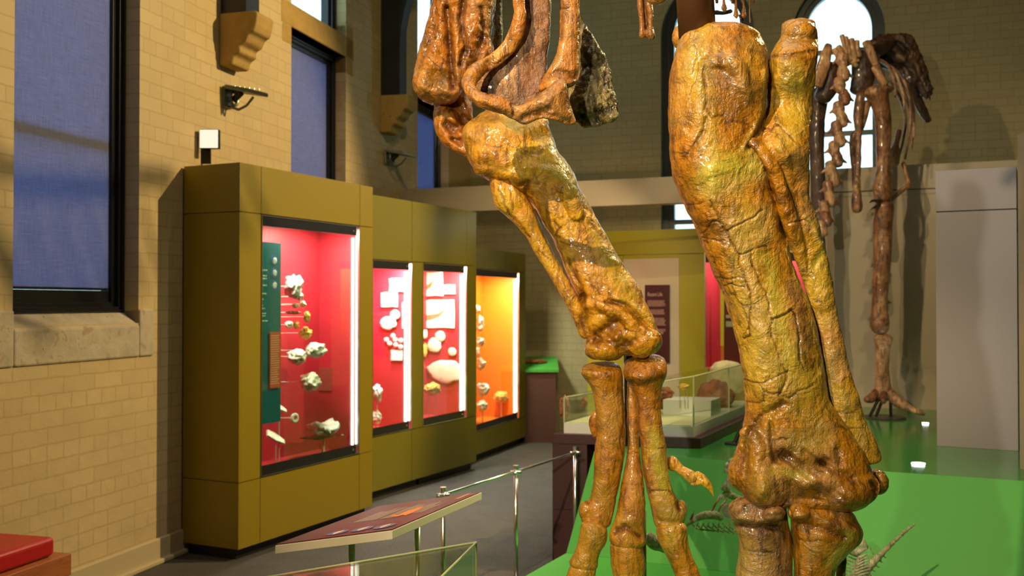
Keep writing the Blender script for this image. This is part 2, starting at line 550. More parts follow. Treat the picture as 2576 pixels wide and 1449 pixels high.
for (u0, u1, z1) in FARW:
    add_box(bm, prevu, u0, 0, T, 0, CEIL)
    add_box(bm, u0, u1, 0, T, 0, FZ0)
    ap = arch_pts(u0, u1, z1)
    for i in range(len(ap) - 1):
        (a, za), (b, zb) = ap[i], ap[i+1]
        add_prism(bm, [Vector((a, 0, za)), Vector((b, 0, zb)), Vector((b, 0, CEIL)), Vector((a, 0, CEIL))], (0, T, 0))
    prevu = u1
add_box(bm, prevu, FW.L, 0, T, 0, CEIL)
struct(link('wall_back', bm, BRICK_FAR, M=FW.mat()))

# other sides of the hall, behind and to the right of the camera
PLASTER = fine(mat('painted_plaster', (.30,.26,.17), .8), 40, .2)
struct(link('wall_right', box(6.2, 6.4, -4.2, 12.0, 0, CEIL), PLASTER))
struct(link('wall_front', box(-5.2, 6.4, -4.4, -4.2, 0, CEIL), PLASTER))
CEILM = fine(mat('dark_boarded_ceiling', (.055,.035,.022), .7), 20, .3)
lx = lambda y: -3.739 + .275*y - .2
struct(link('ceiling', prism([Vector((lx(-4.4), -4.4, CEIL)), Vector((6.4, -4.4, CEIL)), Vector((6.4, 12.6, CEIL)), Vector((lx(12.6), 12.6, CEIL))], (0, 0, .1)), CEILM))
struct(link('floor', box(-6.5, 6.4, -4.4, 13.5, -.1, 0), CARPET))
# baseboard of the left wall
bm = bmesh.new()
add_box(bm, -6.4, LW.L, -.022, 0, 0, .15); add_box(bm, -6.4, LW.L, -.045, 0, 0, .03)
struct(link('baseboard_left', bm, mat('cream_baseboard', (.50,.40,.22), .5), M=LW.mat(), bevel=.008))

# ---- left windows
def left_window(i, u0, u1):
    root = struct(bpy.data.objects.new('window_%d' % i, None)); COL.objects.link(root); root.matrix_world = LW.mat()
    z0, z1 = WZ0, 3.64
    def fr(zz0, zz1):
        bm = bmesh.new()
        for (d0, d1, w) in ((.10, .17, .045), (.125, .20, .075), (.09, .12, .022)):
            add_box(bm, u0, u0+w, d0, d1, zz0, zz1); add_box(bm, u1-w, u1, d0, d1, zz0, zz1)
            add_box(bm, u0, u1, d0, d1, zz0, zz0+w*.8); add_box(bm, u0, u1, d0, d1, zz1-w, zz1)
        link('window_frame', bm, FRAMEBLK, root, bevel=.006)
    fr(z0, z1); fr(3.82, WZ1)
    zm = 2.44
    link('meeting_rail', box(u0+.04, u1-.04, .155, .205, zm-.025, zm+.03), FRAMEBLK, root, bevel=.005)
    link('bottom_rail', box(u0+.03, u1-.03, .14, .20, z0, z0+.125), FRAMEBLK, root, bevel=.006)
    link('roller_blind', box(u0+.02, u1-.06, .146, .149, z0+.128, z1-.05), BLIND, root)
    link('blind_hem_bar', box(u0+.03, u1-.06, .141, .152, z0+.126, z0+.140), FRAMEBLK, root)
    link('pane', box(u0+.06, u1-.06, .20, .206, z0+.04, z1-.05), GLASS, root)
    link('upper_pane', box(u0+.06, u1-.06, .20, .206, 3.86, WZ1-.05), GLASS, root)
    return root
for i, (u0, u1) in enumerate(ops): left_window(i + 1, u0, u1)
# stone lintels and sills are trim of the wall
for i, (u0, u1) in enumerate(ops):
    bm = bmesh.new()
    add_box(bm, u0-.16, u1+.16, -.004, .1, 3.64, 3.82); add_box(bm, u0-.14, u0, -.004, .1, 3.50, 3.64)
    add_box(bm, u1, u1+.14, -.004, .1, 3.50, 3.92); add_box(bm, u0, u1, .0, .25, 3.64, 3.82)
    struct(link('trim_%d' % (i+1), bm, OCHRE, M=LW.mat(), bevel=.008))
for i, (u0, u1) in enumerate(ops):
    bm = bmesh.new()
    zn, zb = 1.415, 1.235
    add_prism(bm, [Vector((u0, -.012, zb)), Vector((u0, -.012, zn)), Vector((u0, .12, WZ0+.015)), Vector((u0, T, WZ0+.015)), Vector((u0, T, zb))], (u1-u0, 0, 0))
    add_box(bm, u0-.16, u0, -.012, .1, zb, WZ0+.02); add_box(bm, u1, u1+.13, -.012, .1, zb, WZ0+.02)
    struct(link('trim_%d' % (i+4), bm, SILL, M=LW.mat(), bevel=.01))

# ---- arched windows in the far wall
BLUEFRAME = fine(mat('dark_blue_window_paint', (.010,.022,.035), .3), 40, .1)
for i, (u0, u1, z1) in enumerate(FARW):
    root = struct(bpy.data.objects.new('window_%d' % (i+4), None)); COL.objects.link(root); root.matrix_world = FW.mat()
    bm = bmesh.new()
    for (ins0, ins1, d0, d1) in ((0, .07, .10, .19), (.05, .13, .13, .22)):
        A_ = [(u0+ins0, FZ0)] + arch_pts(u0, u1, z1, ins0) + [(u1-ins0, FZ0)]
        B_ = [(u0+ins1, FZ0)] + arch_pts(u0, u1, z1, ins1) + [(u1-ins1, FZ0)]
        for k in range(len(A_)-1):
            add_prism(bm, [Vector((A_[k][0], d0, A_[k][1])), Vector((A_[k+1][0], d0, A_[k+1][1])), Vector((B_[k+1][0], d0, B_[k+1][1])), Vector((B_[k][0], d0, B_[k][1]))], (0, d1-d0, 0))
    link('window_frame', bm, BLUEFRAME, root)
    for py in (120, 330, 545):
        _, z = FW.uz((u0+u1)/2 and 2110, py)
        link('glazing_bar', box(u0+.08, u1-.08, .16, .20, z-.028, z+.028), BLUEFRAME, root)
    ap = arch_pts(u0, u1, z1, .06)
    link('pane', prism([Vector((u0+.06, .18, FZ0))] + [Vector((a, .18, b)) for a, b in ap] + [Vector((u1-.06, .18, FZ0))], (0, .006, 0)), GLASS, root)

# ---- header and partition boards
HP = Frame((-1.13, 9.22 + .41*1.13), (6.1, 9.22 - .41*6.1))
u_open0, _ = HP.uz(2038, 700)
bm = bmesh.new()
add_box(bm, 0, HP.L, 0, .14, 2.41, 2.645)
add_box(bm, u_open0, HP.L, .004, .14, 0.02, 2.41)
o = link('partition_wall', bm, BEIGE, M=HP.mat(), bevel=.003)
tag(o, 'beige partition board with long overhead header spanning the opening at the back', 'partition')
bm = bmesh.new()
_, zs = HP.uz(2250, 478)
add_box(bm, u_open0+.02, HP.L-.02, -.001, .001, zs-.004, zs+.004)
link('seam', bm, SEAM, o)

# ---- corbels and roof posts on the left wall
def corbel(px, label):
    u, _ = LW.uz(px, 300)
    prof = [(0,0),(0,-.345),(.10,-.345),(.115,-.29),(.16,-.265),(.155,-.225),(.20,-.20),(.225,-.15),(.26,-.135),(.275,-.09),(.285,-.02),(.27,0)]
    bm = bmesh.new()
    add_prism(bm, [Vector((u, -p, 3.46+q)) for p, q in prof], (.22, 0, 0))
    o = link('stone_corbel', bm, OCHRE, M=LW.mat(), bevel=.02)
    tag(o, label, 'corbel', 'stone corbels on the left wall')
    return u
uc1 = corbel(549, 'ochre stepped stone corbel high on the brick wall between first and second window')
uc2 = corbel(955, 'ochre stepped stone corbel under the curved timber brace, farther along the wall')
def roof_post(u, label):
    bm = bmesh.new()
    add_box(bm, u+.02, u+.19, -.19, -.005, 3.461, CEIL)
    prof = []
    for k in range(13):
        a = k/12*PI/2
        prof.append((.19 + 1.1*(1-math.cos(a)), 3.95 + 1.1*math.sin(a)))
    outer = [(.05 + 1.45*(1-math.cos(k/12*PI/2)), 4.15 + 1.3*math.sin(k/12*PI/2)) for k in range(13)]
    for k in range(12):
        (a, za), (b, zb) = prof[k], prof[k+1]; (c, zc), (d, zd) = outer[k], outer[k+1]
        add_prism(bm, [Vector((u+.03, -a, za)), Vector((u+.03, -b, zb)), Vector((u+.03, -d, min(zd, CEIL))), Vector((u+.03, -c, min(zc, CEIL)))], (.14, 0, 0))
    o = link('roof_post', bm, TIMBER, M=LW.mat()); tag(o, label, 'timber post', 'roof timbers standing on the corbels')
roof_post(uc1, 'black roof timber standing on the nearer ochre corbel')
roof_post(uc2, 'black curved timber brace rising from the farther ochre corbel')

# ---- wall uplighters
LAMPM = mat('grey_green_cast_metal', (.20,.21,.17), .4, .6)
def wall_lamp(px, py, label):
    u, z = LW.uz(px, py)
    root = empty('wall_lamp', None, label, 'wall lamp', 'metal wall lamps on the brick wall', M=LW.mat(u, 0, z))
    link('backplate', box(-.02, .09, -.02, -.001, -.07, .07), LAMPM, root, bevel=.008)
    bm = bmesh.new()
    for k in range(14):
        a, b = 2*PI*k/14, 2*PI*(k+1)/14
        add_cyl(bm, (.04+.045*math.cos(a), -.055, .045*math.sin(a)-.01), (.04+.045*math.cos(b), -.055, .045*math.sin(b)-.01), .011, n=8)
    link('ring', bm, LAMPM, root)
    bm = bmesh.new()
    add_prism(bm, [Vector((-.04, -.03, .045)), Vector((.12, -.03, .045)), Vector((.10, -.18, .02)), Vector((.045, -.31, -.015)), Vector((.0, -.18, .02))], (0, 0, .028))
    link('shade', bm, LAMPM, root, bevel=.006)
    for k in range(6): link('stud', cyl((.04, -.06-.036*k, .062-.005*k), (.04, -.06-.036*k, .077-.006*k), .006, n=8), STEEL, root)
    bm = bmesh.new()
    pts = [(.04, -.02, -.06), (.04, -.09, -.085), (.04, -.15, -.06), (.04, -.20, -.005)]
    for a, b in zip(pts, pts[1:]): add_cyl(bm, a, b, .009, n=8)
    link('bracket_arm', bm, LAMPM, root)
    link('bulb_holder', cyl((.04, -.05, -.02), (.04, -.11, .03), .022), mat('black_fitting', (.01,.01,.01), .4), root)
wall_lamp(562, 243, 'grey metal fan-shaped wall lamp left of the second blind, the nearer one')
wall_lamp(968, 396, 'grey metal fan-shaped wall lamp near the third window, farther away')

# ------------------------------------------------------------------ display cases
def display_case(label, A, B, depth, ztop, win, lining, m, strip=.016, band=.062, stile=True, seams=(), side_panel=None, power=14, group='olive wall display cases', lightcol=(1,.9,.8)):
    """win: (pxl, pyt, pxr, pyb) corners of the opening as (pixel left-top, right-bottom)"""
    fr = Frame(A, B)
    root = empty('display_case', None, label, 'display case', group, M=fr.mat())
    u0, z1 = fr.uz(win[0], win[1]); u1, z0 = fr.uz(win[2], win[3])
    Lc, g = fr.L, .0025
    zk = .07
    # carcass: sides, back, top, bottom
    bm = bmesh.new()
    add_box(bm, .004, .03, .02, depth, zk, ztop); add_box(bm, Lc-.03, Lc-.004, .02, depth, zk, ztop)
    add_box(bm, .004, Lc-.004, depth-.02, depth, zk, ztop); add_box(bm, .004, Lc-.004, .02, depth, ztop-.02, ztop-.003)
    add_box(bm, .03, Lc-.03, .02, depth-.02, zk, zk+.02)
    link('carcass', bm, m, root)
    zs = [zk] + sorted([z0 - .004, z1 + .004]) + [ztop]
    us = [0, max(u0 - .004, .001), u1 + .004, Lc]
    for i in range(3):
        for j in range(3):
            if i == 1 and j == 1: continue
            if us[i+1] - us[i] < .01: continue
            link('cladding_panel', box(us[i]+g*(i>0), us[i+1]-g*(i<2), 0, .02, zs[j]+g*(j>0), zs[j+1]-g*(j<2)), m, root)
    for j in range(3):
        link('side_panel', box(-.012, .003, .0, depth, zs[j]+g*(j>0), zs[j+1]-g*(j<2)), m, root)
    link('plinth', box(.02, Lc-.02, .05, depth-.02, 0, zk), KICK, root)
    # reveal box + lining
    bd = depth - .06
    bm = bmesh.new()
    add_box(bm, u0-.25 if u0 > .28 else .03, u1+.05, bd, bd+.012, z0-.01, z1+.02)
    o = link('back_panel', bm, lining, root)
    bm = bmesh.new()
    ul = u0-.25 if u0 > .28 else .031
    add_box(bm, ul, u1+.05, .024, bd, z0-.012, z0+.001)
    link('display_floor', bm, lining, root)
    bm = bmesh.new(); add_box(bm, u1+.04, u1+.05, .024, bd, z0, z1); link('end_panel', bm, lining, root)
    bm = bmesh.new(); add_box(bm, ul, ul+.01, .024, bd, z0, z1); link('end_panel', bm, lining, root)
    link('ceiling_panel', box(ul, u1+.05, .024, bd, z1, z1+.012), WHITEP, root)
    # steel trim round the opening, black bars, glass
    bm = bmesh.new(); t = .006
    add_box(bm, u0, u0+t, -.004, .03, z0, z1); add_box(bm, u1-t, u1, -.004, .03, z0, z1)
    add_box(bm, u0, u1, -.004, .03, z0, z0+t); add_box(bm, u0, u1, -.004, .03, z1-t, z1)
    link('steel_trim', bm, STEEL, root)
    link('glass_pane', box(u0+t, u1-t, .004, .010, z0+t, z1-t), GLASS, root)
    for (za, zb) in ((z0+t, z0+t+band), (z1-t-band, z1-t)):
        bar = link('black_bar', box(u0+t, u1-t-.03, .001, .0035, za, zb), BLACKBAR, root)
        link('lock_bolt', cyl((u1-.075, -.004, (za+zb)/2), (u1-.075, .001, (za+zb)/2), .007), CHROME, bar)
    link('light_strip', box(u1-.024-strip, u1-.024, .03, .045, z0+.02+band*.7, z1-band-.02), STRIP, root)
    # unseen fill lamps added in the head of the case to brighten specimens
    for f_ in (.3, .75):
        ld = bpy.data.lights.new('case_fill_lamp', 'AREA'); ld.shape = 'DISK'; ld.size = .07; ld.energy = power/2; ld.color = lightcol
        lo = bpy.data.objects.new('case_fill_lamp', ld); COL.objects.link(lo); lo.parent = root
        lo.location = (u0 + (u1-u0)*f_, .07, z1-.012)
    return fr, root, u0, u1, z0, z1, bd

C1 = display_case('olive display case nearest the camera, crimson inside with pale fossils on rods', (-1.63, 5.97), (-1.018, 7.25), .44, 2.39,
                  (658, 540, 903, 1141), REDBACK, OLIVE, power=45, strip=.008)
# second unit has two windows: build it as two cases standing side by side
a2, b2 = Vector((-1.088, 7.77)), Vector((-.333, 9.26))
f2 = Frame(a2, b2)
um, _ = f2.uz(1063, 700)
mid = f2.pt(um, 0, 0)
C2 = display_case('olive display case second from camera, pink-lit with small mounted fossils', (a2.x, a2.y), (mid.x, mid.y), .5, 2.39,
                  (936, 653, 1035, 1079), REDBACK, OLIVE2, power=60, lightcol=(1,.85,.95))
C3 = display_case('olive display case third from camera, red inside with large cream slabs', (mid.x+.001, mid.y+.002), (b2.x, b2.y), .5, 2.39,
                  (1064, 661, 1173, 1050), REDBACK, OLIVE2, power=55)
C4 = display_case('lower olive display case with bright orange lining, farthest of the row', (-.348, 9.66), (.149, 10.98), .5, 2.08,
                  (1197, 676, 1305, 1052), ORANGEBACK, OLIVE2, power=60)
# beige scribing board between the first case and the wall
p0 = at(430, 432, 6.25)
struct(link('trim_7', box(p0.x, p0.x + .035, 6.18, 6.24, 0, p0.z), mat('cream_trim', (.55,.46,.28), .5)))

# ---- fossils in the cases
def rockm(name, a, b, c=None, rough=.7, scale=1.0):
    m = mat(name, rough=rough); v = coords(m)
    col = ramp(m, noise_out(m, v, 28*scale, 6, .7, .5), [(.30, b), (.58, a)])
    if c: col = mixc(m, ramp(m, noise_out(m, v, 16*scale, 4), [(.52, (0,0,0)), (.62, (1,1,1))]), col, c)
    L(m, col, BS(m).inputs['Base Color'])
    L(m, bump(m, noise_out(m, v, 60*scale, 6, .65), .5, .006), BS(m).inputs['Normal'])
    return m
R_IV = rockm('ivory_fossil', (.88,.84,.68), (.60,.50,.30))
R_CR = rockm('cream_slab', (.88,.80,.60), (.74,.64,.42))
R_GR = rockm('grey_fossil', (.80,.79,.68), (.40,.39,.30))
R_YE = rockm('honey_fossil', (.80,.52,.10), (.44,.22,.03))
R_RB = rockm('rust_brown_fossil', (.36,.13,.045), (.14,.05,.02), (.24,.07,.02))
R_FISH = rockm('brown_imprint', (.34,.13,.05), (.50,.26,.10))
PERSPEX = glassy('clear_perspex', (.93,.90,.86), refl=.1)
ROD = mat('acrylic_rod', (.75,.62,.50), .3)

def rock_bm(rx, ry, rz, seed, amp=.3, sub=3, freq=1.6):
    bm = bmesh.new(); bmesh.ops.create_icosphere(bm, subdivisions=sub, radius=1)
    for vv in bm.verts:
        d = vv.co.normalized()
        r = 1 + amp * mnoise.fractal(d*freq + Vector((seed*3.1, seed, -seed)), 1.0, 2.0, 4)
        vv.co = Vector((d.x*rx*r, d.y*ry*r, d.z*rz*r))
    return bm

seed = [1]
def fossil(case, px, py, w_, h_, m, label, depth=.2, form='lump', stand=None, group='fossils mounted in the case', cat='fossil', name='fossil', tilt=0):
    fr, root, u0, u1, z0, z1, bd = case
    seed[0] += 1; sd = seed[0]
    if form in ('flat', 'slab', 'disc'): depth = bd - .012
    onend = False
    if form in ('flat', 'slab', 'disc'):
        r_ = ray(px, py); ue = u1 + .034
        t_ = (ue - (CAM - fr.A).dot(fr.d)) / r_.dot(fr.d); pe = CAM + r_ * t_
        we = (pe - fr.A).dot(fr.n)
        if .03 < we < bd - .02: onend = True
    p = fr.hit(px, py, depth); u, z = fr.uz(px, py, depth)
    if onend: p, u, z, depth = pe, ue - .012, pe.z, we
    dist = p.y; s = mpp(dist)
    cosf = max(.35, abs(Vector((fr.d.x, fr.d.y)).dot(Vector((1, 0)))) + .15)
    rx, rz = w_*s/2, h_*s/2
    if form in ('flat', 'slab', 'disc'): rx = rx / (.92 if onend else .75)
    root = empty(name, None, label, cat, group, M=fr.mat(u, depth, z) @ (Matrix.Rotation(-PI/2, 4, 'Z') if onend else Matrix.Identity(4)))
    if form == 'slab':
        bm = bmesh.new(); random.seed(sd)
        pts = []
        for (x, y) in ((-1,-1),(-.3,-1.0),(.4,-.97),(1,-1),(1.0,0),(.98,1),(.2,.98),(-.5,1),(-1,.97),(-.98,0)):
            pts.append(Vector((x*rx + random.uniform(-.003,.003), 0, y*rz + random.uniform(-.003,.003))))
        add_prism(bm, pts, (0, .012, 0)); link('slab', bm, m, root, bevel=.003)
    elif form == 'flat':
        bm = rock_bm(rx, .012, rz, sd, .25, 3); link('specimen', bm, m, root, smooth=True)
    elif form == 'disc':
        bm = rock_bm(rx, .012, rz, sd, .1, 3); link('specimen', bm, m, root, smooth=True)
    elif form == 'ring':
        bm = bmesh.new()
        n = 24
        for k in range(n):
            a, b = 2*PI*k/n, 2*PI*(k+1)/n
            add_cyl(bm, (rx*.72*math.cos(a), 0, rz*.72*math.sin(a)), (rx*.72*math.cos(b), 0, rz*.72*math.sin(b)), rx*.32, n=10)
        link('specimen', bm, m, root, smooth=True)
    elif form == 'plate':
        bm = bmesh.new()
        pts = [Vector((-rx*1.05, -.008, -rz*.35)), Vector((-rx*.2, -.008, -rz*.62)), Vector((rx*.9, -.008, -rz*.5)), Vector((rx*1.0, -.008, rz*.1)), Vector((rx*.1, -.008, rz*.62)), Vector((-rx*.8, -.008, rz*.6))]
        add_prism(bm, pts, (0, .016, 0))
        bmesh.ops.transform(bm, matrix=Matrix.Rotation(math.radians(22), 4, 'Y') @ Matrix.Rotation(math.radians(-38), 4, 'X'), verts=bm.verts)
        link('slab', bm, m, root, bevel=.004)
    elif form == 'bowl':
        bm = rock_bm(rx, rx*.6, rz, sd, .22, 4)
        for vv in bm.verts:
            if vv.co.z > rz*.1: vv.co.z -= (1 - min(1, (vv.co.x/rx)**2*1.5))*rz*.8
        link('specimen', bm, m, root, smooth=True)
    elif form == 'shell':
        bm = rock_bm(rx, rx*.7, rz, sd, .3, 4, 2.5); link('specimen', bm, m, root, smooth=True)
    else:
        bm = rock_bm(rx, min(rx, rz), rz, sd, .42, 4, 2.0); link('specimen', bm, m, root, smooth=True)
    if stand == 'rod':
        bm = bmesh.new(); add_cyl(bm, (0, .0, 0), (-rx*1.1, bd-depth, -.002), .003, n=8)
        link('mounting_rod', bm, ROD, root)
    elif stand == 'post':
        link('post', cyl((0, 0, -rz*.8), (0, 0, z0 - z + .001), .005, n=10), ROD, root)
    elif stand == 'twopost':
        for q in (-.6, .6): link('post', cyl((rx*q, 0, -rz*.5), (rx*q, 0, z0 - z + .001), .005, n=10), ROD, root)
    return root

def imprint(r, pts, s, m=R_FISH):
    bm = bmesh.new(); add_prism(bm, [Vector((x*s, -.001, z*s)) for x, z in pts], (0, .002, 0)); link('imprint', bm, m, r)

G1 = 'fossils on rods in the crimson case'
fossil(C1, 738, 720, 40, 56, R_GR, 'knobbly grey-white fossil, topmost specimen in the nearest crimson case', .16, stand='rod', group=G1)
fossil(C1, 754, 746, 18, 20, R_IV, 'small pale lump just below right of the topmost grey-white fossil', .16, stand='rod', group=G1)
fossil(C1, 744, 768, 22, 12, R_IV, 'small whitish shell on a rod under the topmost fossil', .18, stand='rod', group=G1)
fossil(C1, 762, 765, 14, 16, R_IV, 'small cream shell beside the long brass-coloured pin', .18, stand='rod', group=G1)
fossil(C1, 738, 786, 44, 9, R_RB, 'thin brown rod-like fossil lying across the upper middle of crimson case', .2, form='shell', stand='rod', group=G1)
fossil(C1, 772, 797, 20, 28, R_YE, 'round honey-coloured disc fossil held on a rod', .16, form='shell', stand='rod', group=G1)
fossil(C1, 727, 817, 18, 18, R_IV, 'small white fossil nearest the teal panel at mid height', .2, stand='rod', group=G1)
fossil(C1, 745, 818, 13, 18, R_YE, 'small yellow conical fossil beside the small white one', .18, stand='rod', group=G1)
fossil(C1, 769, 838, 30, 28, R_YE, 'lumpy yellow and white fossil above the two wide shells', .18, stand='rod', group=G1)
fossil(C1, 793, 881, 64, 36, R_GR, 'wide grey scallop-like fossil, right one of the overlapping pair', .14, form='shell', stand='rod', group=G1)
fossil(C1, 748, 897, 54, 38, R_IV, 'wide cream fossil, left one of the overlapping pair', .16, form='shell', stand='rod', group=G1)
fossil(C1, 781, 961, 60, 46, R_IV, 'smooth oval ivory fossil below the overlapping pair', .14, form='shell', stand='rod', group=G1)
fossil(C1, 702, 1024, 60, 34, R_IV, 'white slanted slab above the largest white slab', .14, form='plate', stand='post', group=G1)
fossil(C1, 741, 1052, 28, 24, R_IV, 'small white ring-shaped fossil on a horizontal rod', .14, form='ring', stand='rod', group=G1)
fossil(C1, 693, 1100, 72, 46, R_IV, 'largest white slab in the bottom left corner of crimson case', .12, form='plate', stand='post', group=G1)
fossil(C1, 815, 1070, 98, 56, R_GR, 'large bowl-shaped grey fossil at the bottom of the nearest case', .16, form='bowl', group=G1)
fr, root, u0, u1, z0, z1, bd = C1
u, z = fr.uz(813, 1098, .16)
r = empty('acrylic_stand', None, 'clear square shelf on a post under the bowl-shaped fossil', 'stand', M=fr.mat(u, .16, z))
link('shelf', box(-.16, .16, -.08, .08, 0, .006), PERSPEX, r); link('post', cyl((0,0,0), (0,0,z0-z+.001), .012), ROD, r)
# teal text panel with round pictures and an orange label
def bars(bm, x0, x1, ztop, rows, dz, y, hgt, seed_=1, ragged=.25):
    rnd = random.Random(seed_)
    for k in range(rows):
        x = x0; xe = x1 - rnd.random()*ragged*(x1-x0); z = ztop - k*dz
        while x < xe:
            w_ = rnd.uniform(.05, .14)*(x1-x0)
            add_box(bm, x, min(x+w_, xe), y-.0006, y, z-hgt, z); x += w_ + .025*(x1-x0)
TEAL = mat('teal_panel', (.004,.16,.19), .35); WTXT = mat('white_print', (.85,.85,.80), .6); ORL = mat('orange_label', (.75,.10,.01), .5); PIC = mat('blue_picture', (.04,.16,.50), .4)
up0, zp1 = fr.uz(655, 606, .06); up1, zp0 = fr.uz(706, 1060, .06)
_, zt = fr.uz(705, 612, .06)
r = empty('teal_sign', None, 'dark teal text panel with three round pictures inside the crimson case', 'sign', M=fr.mat(0, .06, 0))
up0 = u0 - .12
link('board', box(up0, up1, 0, .006, zp0, zt), TEAL, r)
bm = bmesh.new(); xl = fr.uz(655, 700, .06)[0]
for (pa, pb) in ((678, 706), (716, 744), (751, 782), (787, 812)):
    za = fr.uz(665, pa, .06)[1]; zb = fr.uz(665, pb, .06)[1]
    rows = 4; bars(bm, up0+.02, fr.uz(674, 700, .06)[0], za, rows, (za-zb)/rows, 0, (za-zb)/rows*.45, pa)
link('printed_text', bm, WTXT, r)
for py in (655, 686, 717):
    uu, zz = fr.uz(690, py, .06)
    pic = link('round_picture', cyl((uu, -.002, zz), (uu, 0, zz), .032, n=28), PIC, r)
    bm = rock_bm(.018, .002, .020, py, .35); bmesh.ops.translate(bm, verts=bm.verts, vec=(uu+.004, -.002, zz)); link('pictured_shell', bm, WTXT, pic)
ua, za = fr.uz(678, 836, .05); ub, zb = fr.uz(705, 974, .05)
r = empty('label_card', None, 'narrow orange label card in front of the teal panel', 'label', M=fr.mat(0, .045, 0))
link('card', box(ua, ub, 0, .004, zb, za), ORL, r)
bm = bmesh.new(); bars(bm, ua+.008, ub-.01, za-.02, 22, .0145, 0, .005, 4); link('printed_text', bm, mat('pale_print', (.9,.6,.4), .6), r)
r_ = ray(815, 952); t_ = (u1 + .036 - (CAM - fr.A).dot(fr.d)) / r_.dot(fr.d); pe = CAM + r_*t_; z = pe.z; u = u1 + .034; wq = (pe - fr.A).dot(fr.n)
o = link('reflection_square', box(0, .004, -.07, .07, -.09, .08), mat('dull_red_reflection', (.30,.05,.03), .5), M=fr.mat(u, wq, z)); tag(o, 'dull reddish square standing in for a glass reflection in the crimson case', 'label')  # coloured square in place of a reflection in the glass

G2 = 'specimens in the second case'
fossil(C2, 999, 717, 40, 34, R_CR, 'cream rectangular slab highest in the pink-lit second case', form='slab', group=G2)
fossil(C2, 981, 754, 46, 38, R_CR, 'cream square slab just below the highest one, second case', form='slab', group=G2)
fossil(C2, 996, 792, 26, 26, R_CR, 'round cream specimen in the middle of the second case', form='disc', group=G2)
fossil(C2, 979, 812, 44, 34, R_CR, 'leaf-shaped pinkish specimen left of centre in second case', form='flat', group=G2)
fossil(C2, 1018, 794, 12, 66, R_CR, 'tall narrow slab beside the light strip of second case', form='slab', group=G2)
for k, (a, b) in enumerate(((207,710),(253,683),(230,737),(268,710),(272,745),(308,715),(307,760))):
    fossil(C2, 900+a/2.786, 600+b/2.786, 13, 13, R_CR, 'small pale pebble fossil in the scattered cluster of second case', form='disc', group='scattered pebble fossils of the second case')
fossil(C2, 999, 894, 32, 26, R_CR, 'small tilted slab below the cluster of pebble fossils', form='slab', group=G2)
fossil(C2, 948, 989, 26, 42, R_GR, 'grey-white lump on the left edge of the second case', .18, stand='post', group=G2)
fossil(C2, 946, 1050, 26, 34, R_IV, 'ivory lump lowest in the second case', .18, stand='post', group=G2)
G3 = 'specimens in the third case'
r = fossil(C3, 1086, 715, 62, 60, R_CR, 'cream slab with brown imprint, upper left of third case', form='slab', group=G3)
imprint(r, [(-.10,-.03),(-.03,.0),(.04,.05),(.0,-.03),(-.06,-.06)], 1.0)
fossil(C3, 1132, 728, 30, 24, R_CR, 'small cream rectangle near top right of third case', form='slab', group=G3)
r = fossil(C3, 1104, 790, 86, 72, R_CR, 'largest cream slab with long brown imprint in third case', form='slab', group=G3)
imprint(r, [(-.13,-.01),(-.02,.0),(.09,.05),(.02,-.02),(-.06,-.05),(-.13,-.06)], 1.0)
fossil(C3, 1070, 841, 14, 24, R_CR, 'small cream specimen under the largest slab at left edge', form='flat', group=G3)
fossil(C3, 1109, 846, 28, 28, R_CR, 'round cream specimen under the largest slab, centre', form='disc', group=G3)
fossil(C3, 1094, 869, 38, 34, R_CR, 'pale angular fragment above the big oval specimen', form='flat', group=G3)
fossil(C3, 1069, 882, 16, 38, R_YE, 'honey-yellow fossil at the left edge of third case', form='flat', group=G3)
fossil(C3, 1139, 885, 22, 22, R_CR, 'small round specimen right of the angular fragment', form='disc', group=G3)
fossil(C3, 1122, 934, 94, 58, R_CR, 'big oval reddish cream specimen low in third case', form='flat', group=G3)
fossil(C3, 1087, 979, 50, 30, R_YE, 'bright yellow fossil on two posts in third case', .18, form='shell', stand='twopost', group=G3)
fr3 = C3[0]; u, z = fr3.uz(1156, 840, C3[6]); tag(link('label_card', box(-.03, .03, -.006, 0, -.09, .09), mat('amber_card', (.8,.25,.01), .5), M=fr3.mat(u, C3[6], z)), 'orange label card on the back of the third case', 'label')
G4 = 'specimens in the orange case'
fossil(C4, 1202, 779, 12, 20, R_IV, 'topmost white fossil at the left edge of the orange case', .15, stand='rod', group=G4)
fossil(C4, 1206, 815, 20, 38, R_GR, 'upright oval grey fossil second from top in orange case', .15, stand='rod', group=G4)
fossil(C4, 1207, 860, 20, 22, R_GR, 'grey fossil third from top in orange case', .15, stand='rod', group=G4)
fossil(C4, 1202, 887, 10, 24, R_IV, 'thin ivory fossil fourth from top in orange case', .15, stand='rod', group=G4)
fossil(C4, 1209, 916, 20, 28, R_IV, 'ivory fossil fifth from top in orange case', .15, stand='rod', group=G4)
fossil(C4, 1215, 980, 30, 30, R_GR, 'grey fossil on a post low in the orange case', .2, stand='post', group=G4)
fossil(C4, 1212, 1021, 34, 28, R_IV, 'ivory fossil resting lowest in the orange case', .15, form='shell', stand='post', group=G4)
fossil(C4, 1261, 998, 45, 28, R_YE, 'yellow fossil on a single post in the orange case', .2, form='shell', stand='post', group=G4)

